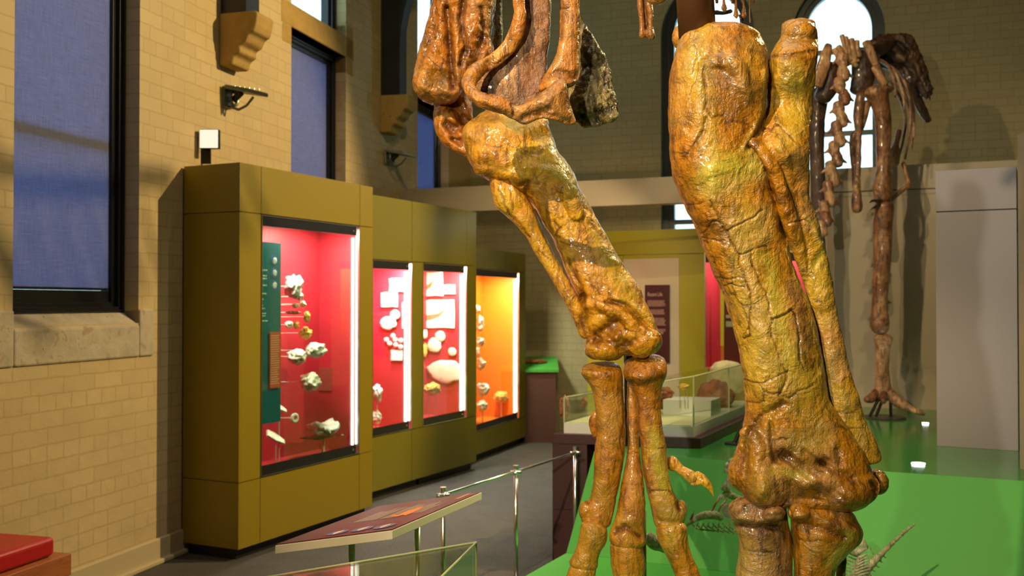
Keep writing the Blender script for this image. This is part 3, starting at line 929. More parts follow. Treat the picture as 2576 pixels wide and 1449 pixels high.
# ---- emergency light standing above the first case
r = empty('floodlight', at(512, 412, 6.35), 'small white square floodlight on a black bracket above the nearest case', 'floodlight')
pb = at(512, 375, 6.35); O = Vector(r.location)
hw = 19*mpp(6.35)
link('bracket', box(pb.x-O.x-hw, pb.x-O.x+hw*.9, 0, .02, 0, .20), BLACKBAR, r)
c = at(527, 350, 6.3) - O
bm = box(c.x-.062, c.x+.062, -.06, -.02, c.z-.062, c.z+.062); link('housing', bm, BLACKBAR, r, bevel=.005)
bm = box(c.x-.058, c.x+.058, -.066, -.06, c.z-.058, c.z+.058); link('diffuser', bm, emis('warm_diffuser', (1,.86,.66), 1.1), r, bevel=.006)

# ------------------------------------------------------------------ red bench
r = empty('bench', (-2.35, 4.3, 0), 'wooden bench by the brick wall carrying a red cushion', 'bench')
O = Vector(r.location)
cA = at(133, 1348, 4.42)
cz = cA.z
d = LW.d; nn = -LW.n
corner = Vector((cA.x, cA.y, 0))
Mb = Matrix.Identity(4); Mb.col[0][:3] = d; Mb.col[1][:3] = LW.n; Mb.translation = Vector((corner.x, corner.y, 0))
r.matrix_world = Mb
zc0 = cz - .085
link('seat_board', box(-1.5, .06, -.05, .42, zc0-.10, zc0-.002), WOOD, r, bevel=.004)
for uu in (-1.4, -.04):
    for ww in (.0, .36): link('leg', box(uu-.03, uu+.03, ww-.03+.02, ww+.03+.02, 0, zc0-.10), WOOD, r)
cush = link('bench_cushion', box(-1.45, .0, -.015, .40, zc0, cz), REDLEATHER, M=Mb)
b = cush.modifiers.new('b', 'BEVEL'); b.width = .022; b.segments = 4
tag(cush, 'bright red vinyl seat cushion on the wooden bench', 'cushion')

# ------------------------------------------------------------------ green platform
ZU, ZL = .70, .20
F0 = atz(1495, 1135, ZU); F1 = atz(2576, 1210, ZU)
dd = (F1 - F0).normalized(); F2 = F0 + dd * 4.6
G0 = atz(1425, 1390, ZL); gd = Vector((dd.x, dd.y, 0)).normalized(); G2p = G0 + gd * 4.9
back = lambda X: 9.22 - .41*X
bm = bmesh.new()
top = [F0, F2, Vector((F2.x, back(F2.x), ZU)), Vector((1.62, back(1.62), ZU)), F0 + Vector((.44, .9, 0))*1.4]
bot = [G0, G2p, Vector((F2.x, back(F2.x), ZL)), Vector((1.62, back(1.62), ZL)), F0 + Vector((.44, .9, 0))*1.4 + Vector((0, 0, ZL-ZU))]
vt = [bm.verts.new(p) for p in top]; vb = [bm.verts.new(p) for p in bot]; vg = [bm.verts.new((p.x, p.y, .0)) for p in bot]
bm.faces.new(vt)
for i in range(5):
    j = (i+1) % 5
    bm.faces.new((vt[i], vt[j], vb[j], vb[i])); bm.faces.new((vb[i], vb[j], vg[j], vg[i]))
plat = link('display_platform', bm, GREENM)
plat.data.materials.append(GREEN)
for pl in plat.data.polygons:
    if pl.center.z > ZU - .01: pl.material_index = 1
tag(plat, 'glossy green raised platform with sloping front, carrying the brown skeleton', 'platform')
# lower step the big skeleton stands on
e1 = atz(1320, 1449, ZL); ed = (e1 - G0); ed.z = 0; ed.normalize()
nearL = G0 + ed * 5.6
bm = bmesh.new()
pts = [G0, e1, Vector((.0, 4.6, ZL)), Vector((.0, 1.0, ZL)), Vector((4.8, 1.0, ZL)), G2p]
pts = [Vector((p.x, p.y, ZL-.002)) for p in pts]
add_prism(bm, pts, (0, 0, -(ZL-.002)))
low = link('display_platform', bm, GREENM)
tag(low, 'low green step under the big amber skeleton', 'platform')
# recessed uplights
for px, py, rad, lab in ((2310, 1168, .034, 'bright recessed uplight near the front edge of the green platform'), (2328, 1066, .021, 'small recessed uplight at the back of the green platform')):
    p = atz(px, py, ZU)
    r = empty('floor_uplight', p, lab, 'uplight', 'recessed uplights in the green platform')
    link('bezel', cyl((0,0,-.01), (0,0,.003), rad*1.2, n=32), STEEL, r); link('lens', cyl((0,0,.0031), (0,0,.006), rad, n=32), UPLIGHT, r)
    ld = bpy.data.lights.new('uplight_lamp', 'SPOT'); ld.energy = 8; ld.spot_size = 1.6; ld.spot_blend = .8; ld.shadow_soft_size = .04
    lo = bpy.data.objects.new('uplight_lamp', ld); COL.objects.link(lo); lo.parent = r; lo.location = (0,0,.02); lo.rotation_euler = (PI, 0, 0)

# ---- tall grey cabinet at right
A3 = atz(2357, 1122, ZU); B3 = atz(2562, 1135, ZU)
fr5 = Frame((A3.x, A3.y), (B3.x, B3.y))
r = empty('tall_cabinet', None, 'tall lilac-grey board cabinet standing on the green platform at right', 'cabinet', M=fr5.mat(0, 0, ZU))
_, zt5 = fr5.uz(2355, 430); _, zs5 = fr5.uz(2355, 533)
link('lower_panel', box(0, fr5.L, 0, .55, .0, zs5-.004-ZU), GREYP, r, bevel=.002)
link('upper_panel', box(0, fr5.L, 0, .55, zs5+.002-ZU, zt5-ZU), GREYP, r, bevel=.002)
link('core', box(.004, fr5.L-.004, .006, .54, .01, zt5-ZU-.01), SEAM, r)
q = at(2562, 700, 5.1)
o = link('side_board', box(q.x, q.x+.35, q.y-.3, q.y, ZU, 2.41), BEIGE); tag(o, 'pale beige upright board at the right edge of the view', 'board')

# ------------------------------------------------------------------ maroon plinth and glass vitrine
Pm0 = atz(1390, 1410, 0); Pm1 = atz(1762, 1103, .76)
fm = Frame((Pm0.x, Pm0.y), (Pm1.x, Pm1.y))
r = empty('maroon_plinth', None, 'dark maroon plinth block carrying the glass vitrine', 'plinth', M=fm.mat())
sv = fm.d.cross(Vector((0,0,1)))
side = Vector((.44, .9, 0)).normalized()          # the sides run back at their own angle
sl = Vector((side.dot(fm.d), side.dot(fm.n), 0))
D = 1.75
zsplit = .31
def quadpr(u0, u1, w0, w1, za, zb):
    return prism([Vector((u0,0,za)) + sl*w0, Vector((u1,0,za)) + sl*w0, Vector((u1,0,za)) + sl*w1, Vector((u0,0,za)) + sl*w1], (0, 0, zb-za))
link('lower_block', quadpr(0, .21, 0, D, 0, zsplit-.003), MAROON, r)
link('upper_block', quadpr(0, .21, 0, D, zsplit, ZU), MAROON, r)
link('top_slab', quadpr(0, fm.L, 0, D, ZU+.001, .76), MAROON, r, bevel=.002)
vr = empty('glass_vitrine', None, 'clear glass vitrine with sloping top on white tray, on the maroon plinth', 'vitrine', M=fm.mat(0, 0, .76))
uA, _ = fm.uz(1415, 1080, .03); uB, _ = fm.uz(1741, 1080, .03)
link('tray', quadpr(uA, uB, .035, D-.05, .0005, .062), WHITEP, vr)
link('tray_bed', quadpr(uA+.02, uB-.02, .06, D-.08, .0625, .066), mat('pale_yellow_bed', (.62,.60,.36), .6), vr)
hL, hR = .215, .355
def vp(u, w, z): return Vector((u, 0, z)) + sl*w
g = .006
def pane(name, pts, off, m=GLASSV): return link(name, prism(pts, off), m, vr)
w0, w1 = .04, D-.06
pane('front_pane', [vp(uA,w0,.063), vp(uB,w0,.063), vp(uB,w0,hR), vp(uA,w0,hL)], sl*g)
pane('side_pane', [vp(uB,w0,.063), vp(uB,w1,.063), vp(uB,w1,hR), vp(uB,w0,hR)], (-g,0,0))
pane('side_pane', [vp(uA,w0,.063), vp(uA,w1,.063), vp(uA,w1,hL), vp(uA,w0,hL)], (g,0,0))
pane('top_pane', [vp(uA,w0,hL), vp(uB,w0,hR), vp(uB,w1,hR), vp(uA,w1,hL)], (0,0,g))
for (a, b_) in ((vp(uA,w0,.063), vp(uA,w0,hL)), (vp(uB,w0,.063), vp(uB,w0,hR)), (vp(uA,w0,hL), vp(uB,w0,hR)), (vp(uB,w0,hR), vp(uB,w1,hR)), (vp(uB,w0+.85,.063), vp(uB,w0+.85,hR)), (vp(uA,w1,.063), vp(uA,w1,hL)), (vp(uB,w1,.063), vp(uB,w1,hR))):
    link('glass_edge', cyl(a, b_, .0045, n=8), GLASSEDGE, vr)
# white blocks and specimens inside
def vit(px, py, w_, Yofs, W, H, m, name, label, cat='fossil', kind='lump', amp=.4):
    Y = Yofs; p = at(px, py, Y); s = mpp(Y)
    seed[0] += 1
    r_ = empty(name, p, label, cat, 'specimens in the glass vitrine')
    bm = rock_bm(W*s/2, min(W, H)*s/2, H*s/2, seed[0], amp, 4, 2.0)
    link('specimen', bm, m, r_, smooth=True)
    return r_
for k, (u_, w_, W, Dp, H, lab) in enumerate(((uB*.60, .55, .30, .25, .10, 'white block in the middle of the vitrine'), (uA+.14, .5, .22, .2, .08, 'white block at the left end of the vitrine'))):
    o = link('white_block', quadpr(u_, u_+W, w_, w_+Dp, .067, .067+H), WHITEP, M=fm.mat(0, 0, .76)); tag(o, lab, 'block')
vit(1421, 1026, 0, 6.15, 26, 56, R_RB, 'fossil_lump', 'rust brown lump at the left end of the vitrine')
vit(1470, 1012, 0, 6.5, 16, 26, R_RB, 'fossil_lump', 'small orange-brown fossil behind the left metatarsals in vitrine')
vit(1672, 992, 0, 6.5, 42, 34, R_RB, 'fossil_lump', 'brown rounded fossil stacked above a flatter one in vitrine')
vit(1672, 1018, 0, 6.5, 40, 22, R_RB, 'fossil_lump', 'flat brown fossil under the rounded one in vitrine')
vit(1703, 1018, 0, 6.4, 18, 22, R_YE, 'fossil_lump', 'small orange figure-like fossil in the middle of the vitrine')
vit(1730, 1013, 0, 6.5, 22, 24, R_RB, 'fossil_lump', 'small dark reddish fossil by the vitrine corner')
vit(1800, 1000, 0, 6.9, 88, 88, R_RB, 'fossil_lump', 'largest brown boulder-like fossil in the vitrine', amp=.25)
r_ = vit(1718, 972, 0, 6.3, 26, 14, R_YE, 'fossil_lump', 'orange elongated fossil raised on thin wires in vitrine')
for dx in (-.02, .01, .03): link('wire', cyl((dx, 0, 0), (dx, 0, -.14), .0018, n=6), STEEL, r_)
# pale fossil slab standing beyond
p = at(1830, 952, 7.4)
o = link('pale_slab', rock_bm(.15, .03, .14, 5, .12, 4), rockm('straw_stone', (.66,.62,.34), (.48,.44,.2)), M=Matrix.Translation(p)); tag(o, 'pale straw-coloured stone slab standing behind the vitrine', 'stone slab')

# ---- maroon counter with green top beyond the orange case
cA_ = atz(1405, 1065, .0); 
Yc = 10.98
pa, pb = at(1322, 940, Yc), at(1403, 940, Yc)
r = empty('counter', (pa.x, Yc, 0), 'maroon counter with a sloping green top beyond the orange case', 'counter')
ztop_ = 1.0; 
W = pb.x - pa.x
link('body', box(-.01, W-.02, 0, .42, 0, at(1360, 936, Yc).z), fine(mat('brown_counter', (.09,.035,.022), .5), 50, .1), r)
zt_ = at(1360, 936, Yc).z
bm = prism([Vector((-.01, -.03, zt_)), Vector((-.01, .42, zt_+.12)), Vector((-.01, .42, zt_+.15)), Vector((-.01, -.03, zt_+.03))], (W+.02, 0, 0)); link('counter_top', bm, GREENM, r)
o = link('brown_rock_sample', rock_bm(.16, .08, .03, 3, .2, 3), R_RB, M=Matrix.Translation((pa.x+.08, Yc+.2, zt_+.11))); tag(o, 'flat brown specimen on the green counter top', 'specimen')

# ------------------------------------------------------------------ far case with the text panel
fq = Frame((at(1478, 700, 10.05).x, 10.05), (at(2060, 700, 9.0).x, 9.0))
r = empty('display_case', None, 'wide lime-green case at the back with a frosted door and red window', 'display case', M=fq.mat())
_, ztq = fq.uz(1640, 578); uo0, zo1 = fq.uz(1772, 640); _, zsq = fq.uz(1650, 640)
ud0, zd1 = fq.uz(1568, 652); ud1, _ = fq.uz(1708, 652)
LIME = fine(mat('lime_laminate', (.36,.34,.015), .4), 150, .05, .001)
zo0 = fq.uz(1772, 925)[1]
uo1 = fq.L - .12
link('cladding_panel', box(0, fq.L, 0, .02, zsq+.003, ztq), LIME, r)
link('cladding_panel', box(0, ud0-.002, 0, .02, .07, zsq-.003), LIME, r)
link('cladding_panel', box(ud1+.002, uo0, 0, .02, .07, zsq-.003), LIME, r)
link('cladding_panel', box(uo0, uo1, 0, .02, .07, zo0), LIME, r)
link('cladding_panel', box(uo1, fq.L, 0, .02, .07, zsq-.003), LIME, r)
bm = bmesh.new(); add_box(bm, 0, fq.L, .5, .52, 0, ztq); add_box(bm, 0, .02, .02, .5, 0, ztq); add_box(bm, fq.L-.02, fq.L, .02, .5, 0, ztq); add_box(bm, 0, fq.L, .02, .5, ztq-.02, ztq)
add_box(bm, uo0-.03, uo0-.01, .02, .5, 0, ztq)
link('carcass', bm, LIME, r)
link('panel_door', box(ud0, ud1, .0, .015, .07, zd1), CREAM, r)
link('seam', box(ud0, ud1, .005, .018, zd1, zsq), LIME, r)
link('red_lining', box(uo0-.01, uo1, .46, .48, zo0, zsq), REDBACK, r)
link('red_reveal', box(uo0-.008, uo0-.004, .02, .46, zo0, zsq), REDBACK, r)
link('lining_floor', box(uo0-.01, uo1, .02, .46, zo0-.01, zo0), REDBACK, r)
bm = bmesh.new(); add_box(bm, uo0, uo0+.012, -.004, .02, zo0, zsq); add_box(bm, uo0, uo1, -.004, .02, zsq-.012, zsq); link('steel_trim', bm, STEEL, r)
link('black_bar', box(uo0+.01, uo1, 0.001, .006, zsq-.09, zsq-.012), BLACKBAR, r)
link('glass_pane', box(uo0, uo1, .007, .011, zo0, zsq), GLASS, r)
ua, za = fq.uz(1812, 720, .2); ub, zb = fq.uz(1826, 918, .2)
link('yellow_banner_edge', box(ua, ub-.02, .2, .215, fq.uz(1816, 870, .2)[1], za), mat('yellow_print', (.85,.68,.03), .5), r)
link('orange_banner_edge', box(ua+.005, ub-.02, .2, .215, zb, fq.uz(1816, 870, .2)[1]), mat('orange_print', (.8,.25,.02), .5), r)
link('banner', box(ub-.02, ub+.5, .21, .22, zb, za), mat('maroon_print', (.15,.012,.02), .4), r)
bm = bmesh.new()
for (pa_, pb_) in ((792, 800), (808, 822)): add_box(bm, ub, ub+.4, .206, .21, fq.uz(1830, pb_, .2)[1], fq.uz(1830, pa_, .2)[1])
link('banner_text', bm, CREAM, r)
for f_ in (.3, .7):  # added fill lamps lighting the red window, no fitting modelled
    ld = bpy.data.lights.new('case_fill_lamp', 'AREA'); ld.shape = 'DISK'; ld.size = .08; ld.energy = 9
    lo = bpy.data.objects.new('case_fill_lamp', ld); COL.objects.link(lo); lo.parent = r; lo.location = (uo0+(uo1-uo0)*f_, .22, ztq-.04)
# text panel
ut0, zt1 = fq.uz(1622, 717, -.03); ut1, zt0 = fq.uz(1684, 913, -.03)
r = empty('text_panel', None, 'dark maroon text panel headed Recent Life in front of the frosted door', 'text panel', M=fq.mat(0, -.03, 0))
link('board', box(ut0, ut1, 0, .012, zt0, zt1), mat('maroon_board', (.055,.008,.012), .35), r)
PINKT = mat('pale_pink_print', (.62,.40,.33), .6)
def text_mesh(s, size, M, m, parent, name='lettering', width=None):
    cu = bpy.data.curves.new('t', 'FONT'); cu.body = s; cu.size = size; cu.extrude = .0006
    o = bpy.data.objects.new('t', cu); COL.objects.link(o)
    bpy.context.view_layer.update()
    dg = bpy.context.evaluated_depsgraph_get()
    me = bpy.data.meshes.new_from_object(o.evaluated_get(dg))
    w_ = o.dimensions.x
    bpy.data.objects.remove(o)
    if width:
        for vv in me.vertices: vv.co.x *= width / w_
    ob = bpy.data.objects.new(name, me); COL.objects.link(ob); me.materials.append(m)
    ob.parent = parent; ob.matrix_local = M
    return ob
wt = ut1 - ut0
text_mesh('Recent Life', .055, Matrix.Translation((ut0+.028, -.002, fq.uz(1650, 745, -.03)[1])) @ Matrix.Rotation(PI/2, 4, 'X'), PINKT, r, width=wt*.60)
bm = bmesh.new()
for (pa_, pb_, n_) in ((756, 772, 6), (779, 792, 5), (800, 820, 7), (828, 842, 4)):
    z_a = fq.uz(1650, pa_, -.03)[1]; z_b = fq.uz(1650, pb_, -.03)[1]
    bm = bmesh.new(); bars(bm, ut0+.028, ut1-.035, z_a, n_, (z_a-z_b)/n_, 0, (z_a-z_b)/n_*.4, pa_, .15)
    link('printed_text', bm, PINKT, r)

# ------------------------------------------------------------------ railing and info panel
RZ = .668
rp = [atz(1447, 1137, RZ), atz(1298, 1186, RZ), atz(1115, 1243, RZ)]
r = empty('barrier_rail', (rp[1].x, rp[1].y, 0), 'low polished steel barrier rail along the green step', 'barrier')
O = Vector(r.location)
ext = rp[2] + (rp[2] - rp[1]) * .06
for i, p in enumerate(rp):
    q = p - O
    post = link('post', cyl((q.x, q.y, 0), (q.x, q.y, RZ+.012), .012), CHROME, r, smooth=True)
    link('clamp', cyl((q.x-.03, q.y-.012, RZ-.005), (q.x+.03, q.y-.012, RZ-.005), .012), CHROME, post, smooth=True)
    link('foot_plate', cyl((q.x, q.y, 0), (q.x, q.y, .01), .05), CHROME, post)
    link('cap', cyl((q.x, q.y, RZ+.012), (q.x, q.y, RZ+.032), .014), CHROME, post)
a_, b_ = rp[0] - O, ext - O
link('rail', cyl(a_ + Vector((0,-.014,0)), b_ + Vector((0,-.014,0)), .0075), CHROME, r, smooth=True)

zlo, zhi = .70, .80
L1, R1, R2, L2 = atz(692, 1371, zlo), atz(987, 1333, zhi), atz(1212, 1237, zhi), atz(965, 1262, zlo)
# make it a true parallelogram
L2 = L1 + (R2 - R1)
r = empty('information_lectern', (L1.x, L1.y, 0), 'slanted information lectern with cream edge and maroon printed face', 'information panel')
O = Vector(r.location)
q = [L1-O, R1-O, R2-O, L2-O]
th = Vector((0, 0, -.030))
link('board', prism([p + Vector((0,0,-.002)) for p in q], th), mat('cream_edge', (.62,.58,.45), .5), r, bevel=.002)
nrm = ((q[1]-q[0]).cross(q[3]-q[0])).normalized()
if nrm.z < 0: nrm = -nrm
PRN = mat('maroon_printed_face', (.10,.025,.025), .42)
vv = coords(PRN); L(PRN, ramp(PRN, noise_out(PRN, vv, 3.2, 2), [(.35, (.05,.022,.015)), (.65, (.11,.013,.02))]), BS(PRN).inputs['Base Color'])
e = (q[1]-q[0]); h_ = (q[3]-q[0])
face = link('printed_face', prism([q[0]+e*.006+h_*.006, q[1]-e*.006+h_*.006, q[2]-e*.006-h_*.006, q[3]+e*.006-h_*.006], nrm*.0015), PRN, r)
# circles near the short near side, text lines across: local axes e (towards the raised side), h (away)
def P2(a, b, lift=.003): return q[0] + e*a + h_*b + nrm*lift
CIRC = mat('circle_print', (.10,.13,.30), .4); PALEP = mat('pale_shell_print', (.75,.55,.48), .5)
def PH(px, py, lift=.003):
    r_ = ray(px, py); p_ = q[0] + O
    return CAM + r_ * ((p_ - CAM).dot(nrm) / r_.dot(nrm)) - O + nrm*lift
for k, pp in enumerate(((850, 1342), (912, 1333), (968, 1326))):
    c0 = PH(*pp)
    eu = e.normalized(); hu = nrm.cross(eu)
    pts = [c0 + eu*.040*math.cos(t*PI/14) + hu*.040*math.sin(t*PI/14) for t in range(28)]
    cc = link('round_picture', prism(pts, nrm*.0008), CIRC, face)
    pts = [c0 + nrm*.0009 + hu*.030*math.cos(t)*(1+.3*math.sin(3*t)) + eu*.011*math.sin(t) for t in [x*PI/10 for x in range(20)]]
    link('pictured_claw', prism(pts, nrm*.0006), PALEP, cc)
bm = bmesh.new()
rnd = random.Random(5)
for k in range(17):
    a = .30 + .032*k + (.02 if k > 6 else 0) + (.02 if k > 11 else 0)
    b0, b1 = .40 + (.05 if k > 11 else 0), .80
    add_prism(bm, [P2(a, b0), P2(a+.010, b0), P2(a+.010, b1-rnd.random()*.15), P2(a, b1-rnd.random()*.15)], nrm*.0004)
link('printed_text', bm, mat('faint_print', (.50,.38,.34), .5), face)
bm = bmesh.new()
orn = [(.78,.50),(.82,.46),(.86,.40),(.88,.42),(.85,.50),(.87,.58),(.92,.68),(.88,.66),(.83,.60),(.82,.68),(.80,.62),(.77,.56),(.74,.44),(.76,.42)]
orn = [(982,1301),(990,1297),(1003,1298),(1015,1292),(1030,1286),(1048,1281),(1066,1276),(1058,1282),(1040,1290),(1032,1294),(1020,1299),(1014,1297),(1002,1301)]
add_prism(bm, [PH(a, b) for a, b in orn], nrm*.0006); link('orange_figure', bm, mat('orange_print_2', (.75,.22,.03), .5), face)
bm = bmesh.new(); 
for k in range(9): add_prism(bm, [P2(.90, .80+.018*k), P2(.935, .80+.018*k), P2(.935, .812+.018*k), P2(.90, .812+.018*k)], nrm*.0006)
link('heading_text', bm, mat('heading_print', (.55,.35,.25), .5), face)
for (px, Yp) in ((885, 3.62), (1050, 4.0)):
    p = at(px, 1400, Yp) - O
    link('post', cyl((p.x, p.y, 0), (p.x, p.y, .69), .012), CHROME, r, smooth=True)

# glass case at the bottom edge
zt = .80
K = atz(1198, 1367, zt); Ka = atz(708, 1449, zt); Kb = atz(1115, 1449, zt)
K = Vector(K); da = (Ka-K); db = (Kb-K)
r = empty('glass_case', (K.x, K.y, 0), 'low clear glass case in front of the information lectern', 'glass case')
O = Vector(r.location); A0 = K-O; A1 = A0 + da*1.5; A3_ = A0 + db*2.2; A2_ = A1 + db*2.2
zt3 = Vector((0,0,.006)); zbm = .48
link('top_pane', prism([A0, A1, A2_, A3_], zt3), GLASSV, r)
for a, b_ in ((A0, A1), (A0, A3_), (A1, A2_), (A2_, A3_)):
    a2_, b2_ = Vector((a.x, a.y, zbm)), Vector((b_.x, b_.y, zbm))
    nn_ = (b_-a).cross(Vector((0,0,1))).normalized()*.005
    link('side_pane', prism([a, b_, b2_, a2_], nn_), GLASSV, r)
    link('glass_edge', cyl(a+Vector((0,0,.003)), b_+Vector((0,0,.003)), .0035, n=8), GLASSEDGE, r)
link('glass_edge', cyl(A0, Vector((A0.x, A0.y, zbm)), .0035, n=8), GLASSEDGE, r)
link('base', prism([Vector((p.x, p.y, 0)) for p in (A0, A1, A2_, A3_)], (0,0,zbm)), MAROON, r)

# ------------------------------------------------------------------ the big skeleton in front
SK = empty('dinosaur_skeleton', (.35, 2.9, ZL), 'huge glossy amber two-legged dinosaur skeleton, legs and pubis filling the foreground', 'skeleton')
O = Vector(SK.location)
bpy.context.view_layer.update()
YR, YL, YP = 2.25, 3.45, 2.95

# carved grooves, ridges and stains of the big bones; hollows get painted-in shade
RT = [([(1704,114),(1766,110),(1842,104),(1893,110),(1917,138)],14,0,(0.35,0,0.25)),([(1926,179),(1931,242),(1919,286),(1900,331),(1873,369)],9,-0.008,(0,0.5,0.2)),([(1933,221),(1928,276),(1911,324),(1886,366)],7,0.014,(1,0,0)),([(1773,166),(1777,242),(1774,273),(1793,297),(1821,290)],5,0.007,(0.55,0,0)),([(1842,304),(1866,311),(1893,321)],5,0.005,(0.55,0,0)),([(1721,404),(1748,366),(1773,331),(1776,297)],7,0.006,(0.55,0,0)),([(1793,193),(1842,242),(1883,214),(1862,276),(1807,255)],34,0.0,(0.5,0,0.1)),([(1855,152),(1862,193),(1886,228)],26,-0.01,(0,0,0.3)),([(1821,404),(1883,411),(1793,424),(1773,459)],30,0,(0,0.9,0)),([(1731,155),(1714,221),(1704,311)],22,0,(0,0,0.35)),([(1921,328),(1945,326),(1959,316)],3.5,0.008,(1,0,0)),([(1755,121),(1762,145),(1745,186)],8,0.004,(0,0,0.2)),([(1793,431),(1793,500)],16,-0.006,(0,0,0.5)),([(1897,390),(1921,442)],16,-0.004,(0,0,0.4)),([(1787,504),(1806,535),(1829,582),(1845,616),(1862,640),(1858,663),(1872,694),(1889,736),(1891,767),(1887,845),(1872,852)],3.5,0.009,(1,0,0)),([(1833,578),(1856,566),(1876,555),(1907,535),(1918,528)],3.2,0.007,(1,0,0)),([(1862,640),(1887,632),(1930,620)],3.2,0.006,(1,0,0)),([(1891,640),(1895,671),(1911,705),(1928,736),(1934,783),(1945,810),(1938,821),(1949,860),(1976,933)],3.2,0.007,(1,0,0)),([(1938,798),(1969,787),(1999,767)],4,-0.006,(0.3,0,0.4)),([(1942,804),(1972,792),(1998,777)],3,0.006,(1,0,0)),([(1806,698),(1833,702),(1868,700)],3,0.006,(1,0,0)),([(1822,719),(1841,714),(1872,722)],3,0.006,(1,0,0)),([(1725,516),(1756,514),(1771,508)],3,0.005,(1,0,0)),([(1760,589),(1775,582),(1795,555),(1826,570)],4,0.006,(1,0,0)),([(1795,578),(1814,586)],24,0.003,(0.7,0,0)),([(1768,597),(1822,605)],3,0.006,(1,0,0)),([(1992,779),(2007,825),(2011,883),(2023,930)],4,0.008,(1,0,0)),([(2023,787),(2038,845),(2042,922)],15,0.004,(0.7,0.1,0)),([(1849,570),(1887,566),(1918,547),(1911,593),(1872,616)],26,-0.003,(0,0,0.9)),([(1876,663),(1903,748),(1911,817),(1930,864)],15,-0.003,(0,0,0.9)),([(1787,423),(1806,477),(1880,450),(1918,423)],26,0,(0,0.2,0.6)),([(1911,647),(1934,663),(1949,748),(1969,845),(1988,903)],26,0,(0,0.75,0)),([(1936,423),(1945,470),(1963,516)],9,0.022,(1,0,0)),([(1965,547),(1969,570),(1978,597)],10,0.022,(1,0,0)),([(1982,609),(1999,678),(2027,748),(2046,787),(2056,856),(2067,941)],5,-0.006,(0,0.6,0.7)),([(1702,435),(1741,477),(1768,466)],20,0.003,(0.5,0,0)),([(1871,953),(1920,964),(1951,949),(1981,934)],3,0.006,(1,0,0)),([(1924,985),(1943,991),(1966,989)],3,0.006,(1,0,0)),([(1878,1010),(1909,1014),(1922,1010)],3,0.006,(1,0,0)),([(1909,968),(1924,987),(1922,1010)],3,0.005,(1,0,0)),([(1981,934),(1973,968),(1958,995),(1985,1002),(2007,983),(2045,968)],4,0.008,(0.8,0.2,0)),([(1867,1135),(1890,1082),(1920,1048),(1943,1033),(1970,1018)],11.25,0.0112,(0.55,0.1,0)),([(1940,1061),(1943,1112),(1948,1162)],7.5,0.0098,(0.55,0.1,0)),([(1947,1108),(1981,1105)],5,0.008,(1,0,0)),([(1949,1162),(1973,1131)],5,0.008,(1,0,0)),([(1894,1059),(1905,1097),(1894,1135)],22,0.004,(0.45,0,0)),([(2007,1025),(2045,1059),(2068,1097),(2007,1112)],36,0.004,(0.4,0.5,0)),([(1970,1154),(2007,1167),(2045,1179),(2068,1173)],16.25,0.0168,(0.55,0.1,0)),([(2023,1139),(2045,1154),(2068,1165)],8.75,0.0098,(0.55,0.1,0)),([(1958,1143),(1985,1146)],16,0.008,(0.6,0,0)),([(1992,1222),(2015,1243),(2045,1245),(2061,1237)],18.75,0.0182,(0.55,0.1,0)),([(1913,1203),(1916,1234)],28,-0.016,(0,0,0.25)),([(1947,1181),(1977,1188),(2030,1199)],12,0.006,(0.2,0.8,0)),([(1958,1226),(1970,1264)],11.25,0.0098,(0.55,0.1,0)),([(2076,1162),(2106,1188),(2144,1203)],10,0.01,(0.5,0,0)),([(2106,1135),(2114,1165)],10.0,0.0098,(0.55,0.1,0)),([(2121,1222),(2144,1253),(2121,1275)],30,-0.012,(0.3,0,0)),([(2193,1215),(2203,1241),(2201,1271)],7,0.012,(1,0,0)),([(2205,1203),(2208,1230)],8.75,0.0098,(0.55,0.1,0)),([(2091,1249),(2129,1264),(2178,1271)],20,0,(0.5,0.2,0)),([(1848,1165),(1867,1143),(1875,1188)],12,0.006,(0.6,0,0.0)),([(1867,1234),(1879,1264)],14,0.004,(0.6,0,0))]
RF = [([(1959,38),(2014,31),(2049,28)],22,0,(0.5,0,0.5)),([(1935,145),(1997,138),(2049,128)],6,0.006,(0.6,0,0)),([(1966,83),(1990,104),(2042,97)],26,0,(0.4,0,0.4)),([(1980,166),(2007,179),(1973,207)],18,-0.006,(0,0.2,0.6)),([(1997,214),(2004,276),(1986,345)],34,0,(0,0.5,0.2)),([(1952,311),(1976,331),(2000,355)],3,0.007,(1,0,0)),([(1917,324),(1942,326),(1959,315)],4,0.009,(1,0,0)),([(2024,324),(1997,342)],3,-0.004,(0,0,0.5)),([(1940,114),(1942,173),(1936,221)],10,0.01,(0.6,0,0)),([(1883,376),(1911,407),(1931,445),(1945,500)],7,0.016,(1,0,0)),([(2021,418),(2035,428)],5,0.008,(0.4,0,0.3)),([(1959,366),(1980,414),(1983,476)],14,-0.006,(0,0,0.3)),([(1980,470),(2003,528)],5,0.006,(0.55,0,0)),([(2027,547),(2042,555),(2067,613)],6,-0.005,(0,0.4,0.2)),([(1984,562),(2011,555),(2038,543)],3,0.005,(1,0,0)),([(2050,671),(2069,632)],8,0.004,(0,0.9,0)),([(2050,759),(2069,761)],2.5,0.004,(1,0,0)),([(2027,671),(2038,748),(2054,864)],5,-0.004,(0,0,0.5)),([(2095,1040),(2121,1038),(2151,1039)],3,0.006,(1,0,0)),([(2106,1082),(2121,1135)],8,0.008,(0.7,0,0)),([(2151,1097),(2174,1127),(2201,1143)],14,0.003,(0.4,0.3,0)),([(2091,1021),(2102,1112)],5,0.01,(1,0,0))]
